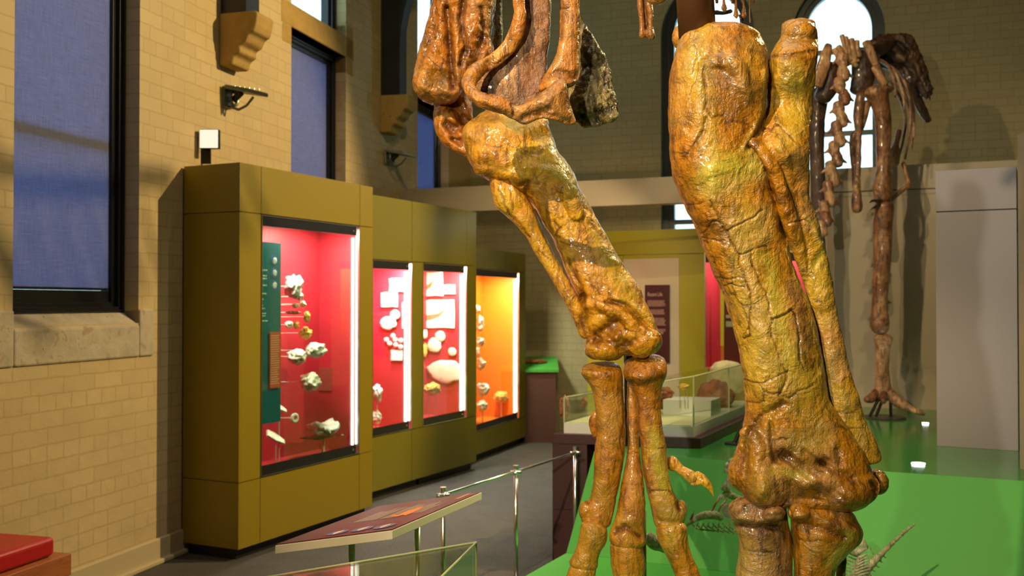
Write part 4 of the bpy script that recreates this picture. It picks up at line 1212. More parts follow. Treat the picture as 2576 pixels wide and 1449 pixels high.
LT = [([(1256,451),(1279,451),(1291,484),(1314,501),(1333,545),(1360,576),(1387,638),(1410,673)],5,0.01,(1,0,0)),([(1275,453),(1291,484),(1310,495)],4,-0.006,(0,0,0.8)),([(1310,464),(1329,457),(1322,484)],7,0.012,(1,0,0)),([(1395,557),(1410,573),(1399,592),(1407,596)],5,0.012,(1,0,0)),([(1372,468),(1387,515),(1395,530)],2.2,0.003,(0.55,0,0)),([(1410,607),(1441,615),(1468,627)],2.5,0.004,(1,0,0)),([(1449,681),(1480,692),(1511,743)],2.5,0.005,(1,0,0)),([(1472,704),(1511,746)],2.5,0.004,(0.55,0,0)),([(1430,658),(1461,719),(1468,750)],6,0.014,(1,0,0)),([(1465,750),(1457,781),(1476,839)],8,0.018,(1,0,0)),([(1488,750),(1534,762),(1553,766)],3,0.005,(1,0,0)),([(1526,758),(1573,766),(1604,797),(1642,839)],6,0.014,(0.8,0.2,0)),([(1550,750),(1596,770),(1635,808),(1654,831)],6,-0.008,(0,0.3,0.3)),([(1507,843),(1534,824),(1550,812)],18,0.026,(1,0,0)),([(1488,858),(1526,862),(1573,858)],12,0.012,(0.8,0,0)),([(1561,878),(1596,858)],10,0.01,(1,0,0)),([(1372,410),(1410,441),(1441,468)],15,0,(0.2,0.8,0.3)),([(1499,592),(1538,669),(1584,739)],20,0,(0,0.55,0.35)),([(1488,561),(1511,592),(1526,607)],8,0.004,(0.55,0,0)),([(1318,418),(1380,422),(1434,460),(1449,507)],10,-0.008,(0,0,0.3)),([(1356,449),(1410,468),(1434,507)],26,0.006,(0,0,0)),([(1186,293),(1213,304),(1262,297),(1306,328)],10,0.01,(0.5,0.3,0.3)),([(1275,304),(1303,324)],14,0,(0,0.9,0)),([(1331,321),(1365,345)],18,0.012,(0.5,0.8,0)),([(1317,386),(1358,386),(1344,373)],6,0.006,(0.4,0.3,0.2)),([(1168,345),(1172,380),(1186,414)],14,0,(0.5,0,0)),([(1182,286),(1213,273),(1241,286)],18,0.004,(0.5,0,0.5)),([(1227,414),(1262,428),(1296,418)],10,0.008,(0,0.2,0.3)),([(1400,397),(1434,445),(1458,483)],12,0,(0,0,0.7)),([(1600,858),(1635,847)],24,-0.01,(0,0,0)),([(1476,862),(1499,878)],10,-0.006,(0,0,0.3))]
LF = [([(1252,476),(1268,515),(1306,561),(1333,596)],5,0.008,(1,0,0)),([(1287,468),(1322,515),(1356,561)],6,-0.005,(0,0,0.4)),([(1256,488),(1275,526)],12,-0.006,(0,0.5,0.2)),([(1279,542),(1314,553)],14,-0.004,(0,0,0.3)),([(1356,630),(1387,654)],3,0.004,(1,0,0)),([(1410,700),(1441,758)],3,-0.004,(0,0.4,0.5)),([(1461,800),(1476,847)],6,0.006,(1,0,0))]
FE = [([(1124,21),(1130,86),(1134,145),(1141,221)],8,0.026,(1,0,0)),([(1167,0),(1158,52),(1172,114),(1158,166)],7,0.016,(1,0,0)),([(1213,21),(1218,69),(1213,117)],8,0.016,(1,0,0)),([(1099,0),(1089,86),(1065,145)],6,0.006,(0.55,0,0)),([(1075,69),(1096,66),(1106,90),(1075,110)],2.5,0.005,(1,0,0)),([(1092,193),(1110,207),(1124,193)],16,0.01,(0.7,0.3,0)),([(1106,238),(1124,248)],12,0.008,(0.6,0,0.2)),([(1055,221),(1089,235),(1124,228)],10,-0.006,(0,0,0.2)),([(1151,35),(1148,90),(1148,145),(1151,207)],9,-0.01,(0,0,0.2)),([(1199,90),(1213,97),(1203,114)],10,0.008,(1,0,0)),([(1058,110),(1051,173),(1055,214)],14,0,(0,0,0.4)),([(1179,131),(1193,152),(1175,166)],12,0.008,(1,0,0))]
KN = [([(1134,255),(1155,286),(1165,311)],14,0.03,(1,0,0)),([(1124,311),(1141,328)],12,0.03,(1,0,0)),([(1141,349),(1155,355)],8,0.03,(1,0,0)),([(1168,297),(1179,311)],10,0.02,(1,0,0))]
MT1 = [([(1473,937),(1514,925),(1563,925)],12,-0.006,(0.2,0,0.1)),([(1502,966),(1518,1023),(1514,1104)],14,-0.004,(0,0,0.35)),([(1543,1006),(1551,1055),(1539,1112)],14,0,(0,0,0.45)),([(1522,939),(1528,940)],3,0.01,(1,0,0)),([(1556,1128),(1559,1132)],3.5,0.012,(1,0,0)),([(1565,982),(1569,1063),(1567,1145)],5,0.006,(1,0,0)),([(1474,1260),(1480,1267)],5,0.012,(1,0,0)),([(1502,1267),(1534,1287)],12,0.004,(0.3,0,0)),([(1510,1185),(1502,1242)],14,0,(0.3,0.2,0))]
MT2 = [([(1577,1140),(1606,1140)],2.6,0.008,(1,0,0)),([(1565,1217),(1591,1218),(1616,1220)],2,0.004,(1,0,0)),([(1602,1177),(1616,1206),(1620,1242)],4,0.006,(0.55,0,0)),([(1551,1336),(1575,1327),(1608,1348)],9,0.012,(1,0,0)),([(1543,1307),(1575,1311),(1616,1307)],12,-0.006,(0,0,0.2)),([(1583,1185),(1587,1267)],16,0,(0,0,0.25)),([(1583,1002),(1591,1120)],5,-0.004,(0,0,0.7))]
MT3 = [([(1575,958),(1616,966),(1665,949)],7,0.004,(1,0,0)),([(1608,994),(1640,1002)],3,0.004,(0.55,0,0)),([(1628,1073),(1665,1069)],2,0.004,(0,0,0.9)),([(1656,1128),(1677,1128)],2,0.003,(1,0,0)),([(1608,1023),(1608,1088),(1620,1169),(1640,1250)],7,-0.006,(0.6,0,0)),([(1640,1234),(1681,1234),(1693,1246)],2.5,0.005,(1,0,0)),([(1665,1267),(1697,1283),(1673,1291)],22,0,(0.3,0.3,0.6)),([(1705,1267),(1711,1283)],6,0.014,(1,0,0)),([(1644,1088),(1656,1169),(1673,1226)],16,0,(0,0.9,0)),([(1660,1311),(1721,1315)],6,0.006,(0.3,0.3,0)),([(1665,1145),(1665,1210)],18,0,(0,0,0.5))]
RM1 = [([(1856,1302),(1905,1309),(1962,1302)],7,-0.006,(0,0,0.4)),([(1852,1321),(1894,1328),(1939,1325),(1977,1332)],9,0.012,(1,0,0)),([(1871,1381),(1909,1389),(1947,1389)],3,0.006,(1,0,0)),([(1932,1336),(1951,1374),(1962,1431)],20,0,(0.6,0,0)),([(1943,1290),(1958,1283)],14,-0.012,(0,0,0.4))]
RM2 = [([(2004,1302),(2045,1294),(2106,1325),(2151,1336)],9,-0.006,(0.3,0,0.3)),([(2007,1313),(2061,1328),(2121,1351)],8,0.008,(0.6,0,0)),([(2026,1325),(2034,1355)],5,0.01,(1,0,0)),([(2007,1355),(2042,1361),(2068,1359)],2.5,0.005,(1,0,0)),([(2098,1325),(2121,1362),(2106,1370)],20,0,(0.6,0,0)),([(2136,1347),(2114,1385),(2091,1416)],16,0,(0,0.9,0)),([(2045,1366),(2038,1404)],22,0,(0,0,0.5)),([(1987,1279),(1992,1317),(1996,1393)],5,0.01,(1,0,0))]
PU = [([(1224,155),(1241,162),(1262,152),(1279,138)],5,0.008,(1,0,0)),([(1182,179),(1175,207),(1189,238),(1213,252),(1262,266),(1289,276)],12,-0.006,(0,0,0.3)),([(1234,152),(1224,173),(1213,204),(1227,231)],12,0.012,(0.8,0,0)),([(1286,262),(1293,276),(1291,293)],5,0.012,(1,0,0)),([(1306,273),(1331,262),(1365,252),(1396,242),(1417,221)],14,-0.008,(0,0,0.3)),([(1317,297),(1341,286),(1379,276)],9,0.008,(0.7,0,0)),([(1362,290),(1396,290),(1431,307)],7,0.006,(0.4,0,0.3)),([(1296,255),(1331,248),(1351,238)],9,0.008,(0.8,0,0)),([(1206,262),(1241,276),(1275,286)],6,0.004,(0.5,0,0)),([(1403,262),(1417,283)],5,-0.006,(0,0,0.5))]
PS = [([(1406,21),(1431,21)],4,0.008,(1,0,0)),([(1410,0),(1410,97)],8,0.01,(0.5,0,0)),([(1451,0),(1453,104),(1448,193)],4,0.004,(0.4,0,0.2)),([(1379,193),(1406,179),(1451,193)],9,0.01,(0.9,0,0)),([(1427,86),(1410,138),(1386,193)],14,-0.004,(0,0,0.5)),([(1386,48),(1389,148)],10,0.006,(0.4,0,0))]
BT = [([(1480,103),(1480,123),(1473,135)],5,0.0104,(0.57,0,0)),([(1504,152),(1510,173),(1514,190)],3,0.0126,(0.88,0,0)),([(1486,204),(1491,225),(1496,256)],3,0.0128,(0.6,0,0)),([(1493,131),(1491,152),(1489,185)],8,0.0127,(0.4,0,0)),([(1485,219),(1484,240),(1493,255)],5,0.0108,(0.66,0,0)),([(1474,142),(1480,162),(1464,174)],8,0.014,(0.71,0,0)),([(1515,218),(1512,239),(1521,251)],3,0.0111,(0.66,0,0)),([(1475,167),(1478,188),(1480,203)],5,0.0068,(0.44,0,0)),([(1479,231),(1483,251),(1475,270)],3,0.0083,(0.42,0,0)),([(1490,99),(1498,119),(1487,146)],5,0.0061,(0.57,0,0)),([(1542,233),(1542,253),(1554,279)],3,0.0083,(0.51,0,0)),([(1498,109),(1498,130),(1510,148)],3,0.0089,(0.67,0,0)),([(1491,238),(1499,259),(1494,280)],3,0.0094,(0.52,0,0)),([(1465,93),(1462,114),(1471,128)],3,0.0104,(0.75,0,0)),([(1544,209),(1542,229),(1539,250)],5,0.0063,(0.65,0,0)),([(1481,255),(1487,275),(1483,286)],5,0.008,(0.72,0,0)),([(1525,163),(1524,184),(1523,216)],5,0.0105,(0.99,0,0)),([(1494,257),(1498,278),(1503,306)],5,0.0091,(0.66,0,0)),([(1539,193),(1546,214),(1532,232)],5,0.0124,(0.79,0,0)),([(1529,185),(1533,206),(1535,222)],5,0.0137,(0.44,0,0)),([(1542,269),(1546,289),(1533,321)],3,0.0121,(0.56,0,0)),([(1532,251),(1537,272),(1533,293)],5,0.0134,(0.53,0,0)),([(1460,261),(1455,282),(1471,295)],5,0.013,(0.73,0,0)),([(1517,147),(1524,167),(1525,189)],8,0.0095,(0.45,0,0)),([(1507,132),(1513,153),(1498,165)],8,0.0132,(0.58,0,0)),([(1541,171),(1539,191),(1554,211)],5,0.0128,(0.64,0,0)),([(1466,260),(1472,280),(1465,315)],5,0.0129,(0.87,0,0)),([(1465,86),(1465,155),(1455,214),(1434,242)],14,-0.012,(0,0,0.6)),([(1517,283),(1538,276)],16,0.03,(1,0,0)),([(1427,269),(1451,293),(1503,300)],12,0.01,(1,0,0))]

# right shin
bm = bmesh.new()
pxl(bm, [(1702,106,1912,106,0,.7),(1692,150,1924,145,0,.75),(1685,210,1927,207),(1683,276,1922,270),(1684,345,1925,340),(1693,435,1948,425),
         (1721,508,1962,495),(1760,593,1975,585),(1795,682,1992,665),(1822,748,2015,728),(1849,837,2046,805),(1864,902,2060,880),(1871,957,2072,945),
         (1878,1014,2084,1010,0,.75),(1873,1070,2120,1062,0,.68),(1856,1128,2160,1120,0,.6),(1840,1180,2190,1182,0,.55),(1845,1215,2195,1225,0,.5),(1868,1240,2185,1243,0,.45)],
    YR, .78, O, sub=6, power=2.3, feats=((.20, -1.9, .10, .12, .5), (.35, -1.2, -.10, .12, .4), (.16, -.9, .12, .10, .4), (.80, -1.7, -.14, .06, .5), (.55, -2.2, .06, .2, .4)))
ell(bm, 1928, 1222, YR-.03, 62, 58, O, rot=10); ell(bm, 2128, 1232, YR-.03, 84, 52, O, rot=12); ell(bm, 2040, 1205, YR-.03, 90, 40, O)
ell(bm, 2206, 1212, YR+.02, 30, 36, O, rot=20); ell(bm, 1865, 1190, YR, 32, 44, O)
ell(bm, 1714, 95, YR+.06, 24, 32, O)
ell(bm, 1870, 118, YR-.02, 50, 26, O); 
tube(bm, [(1885,1085,26,-.05),(1905,1130,24,-.07),(1900,1180,24,-.06)], YR, O); tube(bm, [(1990,1130,22,-.06),(2060,1150,26,-.07),(2110,1190,28,-.06)], YR, O)
tube(bm, [(1745,190,26,-.07),(1790,160,26,-.10),(1850,175,30,-.10),(1870,250,26,-.09)], YR, O)
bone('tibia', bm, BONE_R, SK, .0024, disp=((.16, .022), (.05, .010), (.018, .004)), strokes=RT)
# its fibula
bm = bmesh.new()
pxl(bm, [(1966,62,2052,58,.02,.6),(1962,95,2057,90,.0,.7),(1935,145,2056,135,-.03,.8),(1930,200,2050,200,-.03,.7),(1925,270,2043,275),(1905,335,2038,340,-.03),(1905,385,2035,390,-.05),
         (1935,430,2036,430,-.04),(1962,490,2036,490,-.03),(1978,550,2052,540,-.02,.8),(1996,610,2068,605,-.01,.8),(2012,680,2084,670,0,.8),(2032,750,2098,740,0,.8),(2048,810,2110,800,0,.8),
         (2066,890,2127,880,0,.8),(2078,960,2140,945,0,.8),(2086,1020,2160,1000,0,.7),(2096,1080,2180,1062,0,.65),(2105,1130,2205,1110,0,.6),(2120,1165,2218,1150,0,.55)],
    YR, .75, O, sub=5, power=2.2)
tube(bm, [(1888,360,18,-.09),(1918,388,20,-.10),(1945,430,20,-.10),(1966,490,20,-.08),(1985,550,22,-.06),(2006,615,18,-.03),(2024,700,8,-.01)], YR, O)
ell(bm, 2015, 85, YR-.02, 42, 34, O)
bone('fibula', bm, BONE_R, SK, .0026, disp=((.12, .014), (.04, .008), (.015, .003)), strokes=RF)
# right instep bones
bm = bmesh.new()
pxl(bm, [(1832,1282,1978,1278,0,.7),(1842,1312,1982,1310),(1858,1355,1990,1355),(1861,1390,1992,1390),(1856,1425,1992,1425),(1850,1470,1992,1470),(1845,1560,1985,1560),(1840,1680,1975,1680),(1840,1800,1985,1800)], YR-.01, .75, O, sub=5, power=2.4)
ell(bm, 1945, 1290, YR-.05, 34, 22, O)
bone('metatarsal', bm, BONE_D, SK, .0035, disp=((.09, .010), (.03, .006)), strokes=RM1)
bm = bmesh.new()
pxl(bm, [(1995,1272,2150,1300,0,.7),(1990,1300,2168,1335),(1992,1345,2160,1362),(1995,1385,2135,1388),(1996,1420,2108,1420),(1996,1460,2095,1460),(1998,1560,2085,1560),(1998,1680,2085,1680),(1990,1800,2095,1800)], YR-.01, .75, O, sub=5, power=2.2)
ell(bm, 2010, 1290, YR-.05, 30, 26, O)
bone('metatarsal', bm, BONE_R, SK, .0035, disp=((.09, .010), (.03, .006)), strokes=RM2)
bm = bmesh.new(); tube(bm, [(2118,1400,12,.05),(2112,1500,13,.05),(2105,1700,15,.05)], YR, O); bone('metatarsal', bm, BONE_OLD, SK, .005)
# toes of the right foot, standing on the step (below the frame)
for k, (x0, x1) in enumerate(((1905, 1830), (1990, 1990), (2060, 2150))):
    P = at(x0, 1815, YR); base = P - O
    bm = bmesh.new()
    st = []
    for t in range(7):
        f_ = t/6
        c = Vector((base.x + (x1-x0)*mpp(YR)*f_*2, base.y - .30*f_, base.z*(1-f_) + .02*f_ + .02))
        rr = .05*(1-.6*f_) * (1.15 if t % 2 == 0 else .9)
        st.append((c, Vector((rr,0,0)), Vector((0,0,rr)) if f_ > .3 else Vector((0, rr*.7, rr*.7))))
    loft(bm, st, n=20, sub=3); bone('toe', bm, BONE_D, SK, .007)
# supporting pipe
p0, p1 = at(1729, -330, YR+.0), at(1755, 104, YR)
link('support_pipe', cyl(p0-O, p1-O, 47*mpp(YR), n=36), fine(mat('brown_painted_pipe', (.075,.030,.010), .28), 60, .1), SK, smooth=True)

# left thigh end
bm = bmesh.new()
pxl(bm, [(1104,-200,1250,-200),(1093,-50,1250,-50),(1089,0,1246,0),(1077,52,1241,60),(1060,110,1234,120),(1045,160,1215,165),(1040,200,1190,208),(1052,232,1155,242)], YL, .75, O, sub=6, power=2.2,
    feats=((.45,-1.55,-.22,.5,.28),(.5,-2.4,.08,.4,.4),(.5,-.8,.06,.4,.3)))
ell(bm, 1075, 208, YL-.03, 38, 38, O); ell(bm, 1120, 228, YL-.04, 38, 30, O); ell(bm, 1212, 130, YL-.02, 32, 42, O)
bone('femur', bm, BONE_O, SK, .0042, disp=((.12, .02), (.04, .014), (.02, .006)), strokes=FE)
bm = bmesh.new()
tube(bm, [(1248,-60,16,.1),(1250,20,14,.1),(1253,80,14,.1),(1248,130,16,.12),(1262,150,14,.14)], YL, O); bone('femoral_crest', bm, BONE_OLD, SK, .005)
# knee piece
bm = bmesh.new()
pxl(bm, [(1094,245,1185,250,.06,.6),(1091,285,1190,290,.05,.6),(1093,325,1190,330,.04,.6),(1108,355,1195,362,.04,.6),(1140,378,1200,385,.03,.6),(1165,392,1205,398,.03,.6)], YL+.02, .7, O, sub=5)
bone('knee_condyle', bm, BONE_O, SK, .0042, disp=((.07, .016), (.03, .010)), strokes=KN)

# left shin
bm = bmesh.new()
pxl(bm, [(1196,300,1380,318,.03,.7),(1166,325,1388,345,.02,.8),(1168,368,1400,375),(1185,415,1425,405),(1225,450,1447,440),(1290,478,1462,478),
         (1338,512,1478,508),(1362,555,1498,545),(1388,600,1524,590),(1408,642,1552,638),(1426,690,1582,683),(1448,735,1610,722),(1462,780,1624,765),(1472,825,1645,808),(1478,855,1660,846)],
    YL, .72, O, sub=6, power=2.2, feats=((.24,-1.6,-.10,.07,.5),(.33,-1.2,.08,.07,.4),(.80,-1.8,-.12,.06,.4)))
ell(bm, 1190, 345, YL-.03, 26, 40, O); ell(bm, 1228, 395, YL-.04, 52, 42, O, rot=-25)
tube(bm, [(1205,420,20,-.08),(1262,418,22,-.09),(1330,420,22,-.11),(1392,440,24,-.11),(1432,490,22,-.10),(1450,545,20,-.08)], YL, O)
tube(bm, [(1240,380,22,-.08),(1300,385,20,-.09),(1350,390,20,-.09)], YL, O)
ell(bm, 1522, 877, YL-.03, 48, 30, O, rot=-5); ell(bm, 1620, 862, YL-.04, 46, 36, O, rot=15); ell(bm, 1570, 850, YL, 60, 30, O)
tube(bm, [(1470,760,16,-.05),(1520,770,18,-.09),(1570,800,20,-.10),(1610,840,20,-.09)], YL, O)
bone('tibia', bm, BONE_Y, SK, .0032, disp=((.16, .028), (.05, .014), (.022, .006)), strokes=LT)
bm = bmesh.new()
pxl(bm, [(1231,452,1290,450,0,.7),(1238,490,1312,482),(1246,518,1328,500),(1278,548,1340,522,0,.7),(1300,570,1350,548,0,.8),(1325,600,1366,582,0,.8),(1348,640,1386,622,0,.9),(1372,678,1404,662,0,.9),
         (1393,710,1424,694,0,.9),(1412,745,1446,728,0,.9),(1432,785,1470,768,0,.8),(1446,818,1480,802,0,.8),(1460,848,1486,842,0,.8)], YL-.02, .8, O, sub=5)
tube(bm, [(1296,470,9,-.02),(1330,515,8,-.01),(1352,560,7,0),(1380,620,6,0),(1412,680,6,0)], YL, O)
bone('fibula', bm, BONE_Y, SK, .004, disp=((.08, .012), (.03, .008)), strokes=LF)
# ankle bolt
link('ankle_rod', cyl(at(1584, 870, YL+.09)-O, at(1588, 1120, YL+.09)-O, .022), BLACKBAR, SK, smooth=True)
# ankle block underneath
bm = bmesh.new(); ell(bm, 1500, 880, YL, 30, 26, O); ell(bm, 1535, 892, YL, 32, 16, O); ell(bm, 1490, 862, YL-.02, 18, 18, O)
bone('ankle_bone', bm, BONE_D, SK, .0045, disp=((.05, .014), (.02, .006)))

# left instep: three bones
Y2 = YL
bm = bmesh.new()
pxl(bm, [(1462,928,1560,922,.02,.8),(1462,940,1566,938,0,.8),(1486,975,1568,972),(1497,1023,1571,1023),(1501,1084,1574,1084),(1497,1136,1572,1136),(1493,1200,1562,1200),(1487,1245,1551,1250),(1470,1275,1546,1280),(1462,1305,1538,1315)],
    Y2, .85, O, sub=6, power=2.2, feats=((.5,-1.2,-.08,.3,.3),))
ell(bm, 1474, 1285, Y2, 19, 26, O)
bone('metatarsal', bm, BONE_T, SK, .0042, disp=((.08, .010), (.03, .006)), strokes=MT1)
bm = bmesh.new()
pxl(bm, [(1577,960,1600,960,.05,1.2),(1576,1010,1602,1010,.05,1.2),(1577,1070,1606,1070,.04,1.2),(1578,1136,1609,1136,.02,1.1),(1564,1210,1619,1210,-.01),(1556,1255,1623,1255,-.02),(1548,1300,1622,1300,-.02),(1533,1340,1620,1338,-.03,.8),(1532,1362,1624,1360,-.03,.8)], Y2, .9, O, sub=6)
bone('metatarsal', bm, BONE_T, SK, .0042, disp=((.08, .010), (.03, .006)), strokes=MT2)
bm = bmesh.new()
pxl(bm, [(1568,922,1676,912,.02,.9),(1568,945,1676,940,0,.9),(1590,975,1666,972),(1601,1010,1663,1010),(1604,1065,1665,1065),(1611,1120,1676,1120),(1617,1185,1682,1185),(1628,1235,1696,1240),(1638,1280,1722,1280),(1644,1315,1722,1312)],
    Y2-.01, .85, O, sub=6, power=2.2)
ell(bm, 1712, 1284, Y2, 17, 26, O)
bone('metatarsal', bm, BONE_T, SK, .0042, disp=((.08, .010), (.03, .006)), strokes=MT3)
bm = bmesh.new(); ell(bm, 1622, 925, Y2-.01, 55, 20, O, rd=34, rot=8); ell(bm, 1650, 908, Y2+.04, 24, 14, O)
bone('joint_cap', bm, BONE_DULL, SK, .0042, disp=((.04, .012), (.02, .006)), label='dull brown unvarnished joint surface')
# toes of the left foot
def toe(parts, m=BONE_T):
    for rows in parts:
        bm = bmesh.new()
        pxl(bm, rows, Y2-.03, .85, O, sub=5); bone('toe_bone', bm, m, SK, .0042, disp=((.06, .008), (.025, .005)))
toe([[(1460,1322,1528,1335),(1455,1355,1526,1362),(1446,1385,1508,1395),(1432,1412,1504,1425)],
     [(1430,1432,1500,1432),(1422,1460,1495,1465),(1418,1500,1480,1505),(1408,1535,1478,1540)],
     [(1408,1545,1476,1550,-.02),(1405,1580,1466,1585,-.06),(1395,1610,1450,1620,-.10)]])
toe([[(1534,1376,1618,1382),(1535,1405,1624,1412),(1540,1445,1620,1450),(1545,1490,1612,1492),(1536,1535,1622,1538)],
     [(1536,1552,1620,1552,-.02),(1545,1590,1610,1592,-.06),(1540,1625,1612,1628,-.1)]])
toe([[(1650,1335,1730,1328),(1658,1366,1733,1372),(1680,1408,1748,1414),(1697,1449,1763,1446),(1712,1490,1778,1485),(1715,1528,1796,1520)],
     [(1722,1542,1796,1532,-.02),(1735,1580,1795,1572,-.06),(1740,1612,1802,1605,-.1)]])
for (x, x2) in ((1425, 1380), (1576, 1576), (1772, 1815)):
    bm = bmesh.new(); tube(bm, [(x,1632,26,-.13),((x+x2)/2,1660,22,-.2),(x2,1690,10,-.27),(x2,1700,3,-.3)], Y2, O); bone('toe_claw', bm, BONE_T, SK, .005)
bm = bmesh.new(); tube(bm, [(1500,1038,12,.09),(1494,1065,14,.09),(1500,1098,9,.09)], Y2, O); bone('metatarsal', bm, BONE_O, SK, .004)
# dew claw
bm = bmesh.new(); ell(bm, 1690, 1166, Y2+.03, 16, 20, O); tube(bm, [(1690,1163,17,.03),(1712,1181,13,.02),(1735,1196,15,.01),(1746,1205,16,.01)], Y2, O)
bm2 = bm; bone('toe_bone', bm2, BONE_Y, SK, .0036, disp=((.04, .006), (.02, .003)))
bm = bmesh.new(); tube(bm, [(1750,1190,9,0),(1760,1203,15,0),(1775,1214,12,-.01),(1788,1230,7,-.01),(1796,1251,1.5,-.01)], Y2, O, ratio=.6)
ell(bm, 1748, 1217, Y2, 12, 7, O)
bone('toe_claw', bm, BONE_Y, SK, .003, disp=((.03, .003),), label='curved pointed inner toe claw')
link('support_rod', cyl(at(1620, 1285, Y2+.05)-O, at(1622, 1700, Y2+.05)-O, .008), mat('olive_rod', (.25,.25,.05), .4), SK, smooth=True)
bm = bmesh.new(); tube(bm, [(1632,1352,16,.5),(1645,1365,18,.5),(1665,1372,16,.5),(1680,1380,14,.5)], Y2, O); bone('toe_bone', bm, BONE_G, SK, .004)

# pubis between the legs
cA2 = lambda x, y: (1020 + x/2.898, y/2.898)
def tA(pts): return [(*cA2(p[0], p[1]), p[2]/2.898, *(p[3:])) for p in pts]
bm = bmesh.new()
rows = [(780,-600,870,-600,0,.9),(780,0,872,0,0,.9),(788,90,882,110,0,.9),(758,210,868,235,.01,.8),(715,300,825,335,.02,.7),(645,372,752,425,.02,.7),(570,418,668,490,.01,.7),(490,455,605,530,-.01,.7),(440,505,560,570,-.03,.7),
        (412,565,525,600,-.05,.75),(412,625,518,635,-.07,.8),(440,690,540,665,-.08,.8),(490,755,592,682,-.09,.8),(560,793,660,695,-.10,.75),(695,832,742,722,-.10,.75),(785,872,806,765,-.09,.8),(868,915,858,752,-.09,.7),
        (955,880,935,705,-.09,.55),(1035,868,1035,640,-.09,.5),(1090,882,1112,580,-.08,.45),(1140,900,1165,600,-.07,.45),(1195,912,1192,720,-.06,.5),(1240,905,1232,850,-.05,.8)]
pxl(bm, [(*cA2(a, b), *cA2(c_, d_), e_, f_) for a, b, c_, d_, e_, f_ in rows], YP, .7, O, sub=5, power=2.3)
bone('pubis', bm, BONE_O, SK, .0036, disp=((.10, .014), (.03, .007), (.014, .003)), strokes=PU)
bm = bmesh.new()
rows = [(1128,-600,1275,-600),(1130,-100,1275,-100),(1125,0,1275,0),(1118,150,1272,150),(1112,290,1270,290),(1090,400,1268,400),(1050,480,1266,490),(1000,570,1262,560),(965,650,1255,600)]
pxl(bm, [(*cA2(a, b), *cA2(c_, d_)) for a, b, c_, d_ in rows], YP-.0, .5, O, sub=6, power=2.1)
bone('pubis', bm, BONE_O, SK, .0038, disp=((.10, .012), (.03, .005)), strokes=PS)
bm = bmesh.new()
pts = [(840,-600),(1060,-600),(1060,0),(1050,300),(1020,600),(960,790),(840,800),(700,760),(500,690),(455,600),(500,500),(640,450),(740,360),(800,250),(850,120),(845,0)]
P3 = [at(*cA2(a, b), YP+.05) - O for a, b in pts]
add_prism(bm, P3, (0, .05, 0))
bone('pubic_apron', bm, BONE_B, SK, .0055, smooth=4, disp=((.10, .03), (.04, .014)), label='dark brown hollow plate between the two shafts')
bm = bmesh.new()
rows = [(1262,120,1285,115),(1262,205,1325,200),(1262,330,1398,325),(1262,430,1468,425),(1240,560,1522,550),(1180,650,1512,650),(1140,745,1548,735),(1150,800,1545,800),(1180,860,1520,865),(1260,905,1430,905)]
pxl(bm, [(*cA2(a, b), *cA2(c_, d_)) for a, b, c_, d_ in rows], YP+.16, .55, O, sub=6, power=2.6)
ell(bm, *cA2(1485, 815), YP+.12, 22, 26, O)
bone('pubic_boot', bm, BONE_OLD, SK, .0038, disp=((.10, .04), (.035, .026), (.016, .010)), strokes=BT, label='flaking dark rear lobe of the pubis')

# thin paired bones and pelvis scraps at the top edge
cF = lambda x, y: (1560 + x/7.156, y/7.156)
bm = bmesh.new()
tube(bm, [(*cF(330,-1200),6.5),(*cF(355,0),7.5),(*cF(375,250),8),(*cF(395,480),7),(*cF(395,640),9),(*cF(380,690),5)], 3.3, O)
tube(bm, [(*cF(530,-1200),7),(*cF(520,0),8.5),(*cF(545,250),9),(*cF(550,480),8),(*cF(550,630),12),(*cF(580,690),8)], 3.3, O)
tube(bm, [(*cF(440,-1200),6,.02),(*cF(450,200),7,.02),(*cF(465,560),5,.02)], 3.3, O)
bone('ischium', bm, BONE_D, SK, .0035, disp=((.04, .008), (.015, .004)))
bm = bmesh.new(); pxl(bm, [(*cF(200,-1400),*cF(1100,-1400)),(*cF(300,-400),*cF(950,-400)),(*cF(370,-60),*cF(900,-60)),(*cF(470,30),*cF(820,30))], 3.0, .5, O)
bone('pelvis', bm, BONE_O, SK, .007)
for (x, yb, w_, dx) in ((1630, 190, 30, -30), (1870, 230, 62, 0), (2085, 350, 62, 0), (2225, 355, 60, 0), (2330, 430, 30, 25)):
    bm = bmesh.new()
    tube(bm, [(*cF(x-dx,-900),4),(*cF(x-dx*.6,-200),3.5),(*cF(x,0),w_*.35/7.156+1.5),(*cF(x,yb-150),w_*.6/7.156+1),(*cF(x+4,yb-70),w_/7.156),(*cF(x+8,yb-8),3)], 3.7, O, ratio=.5)
    bone('chevron', bm, BONE_O, SK, .004, disp=((.03, .004),))
bm = bmesh.new(); tube(bm, [(*cF(1560,250),5,.05),(*cF(1700,225),6,.05),(*cF(1850,235),6,.05),(*cF(2000,200),6,.05)], 3.7, O)
tube(bm, [(*cF(2150,250),5,.08),(*cF(2190,360),7,.08),(*cF(2170,450),6,.08)], 3.7, O, ratio=.5); bone('tail_process', bm, BONE_BK, SK, .005, disp=((.03, .01),))
for (x, r_) in ((1700, 22), (1990, 24), (2170, 24), (2360, 26)):
    bm = bmesh.new(); tube(bm, [(*cF(x,-900),5),(*cF(x,-300),7),(*cF(x+30,-60),6),(*cF(x+40,60),5)], 3.72, O); bone('tail_process', bm, BONE_D, SK, .006)

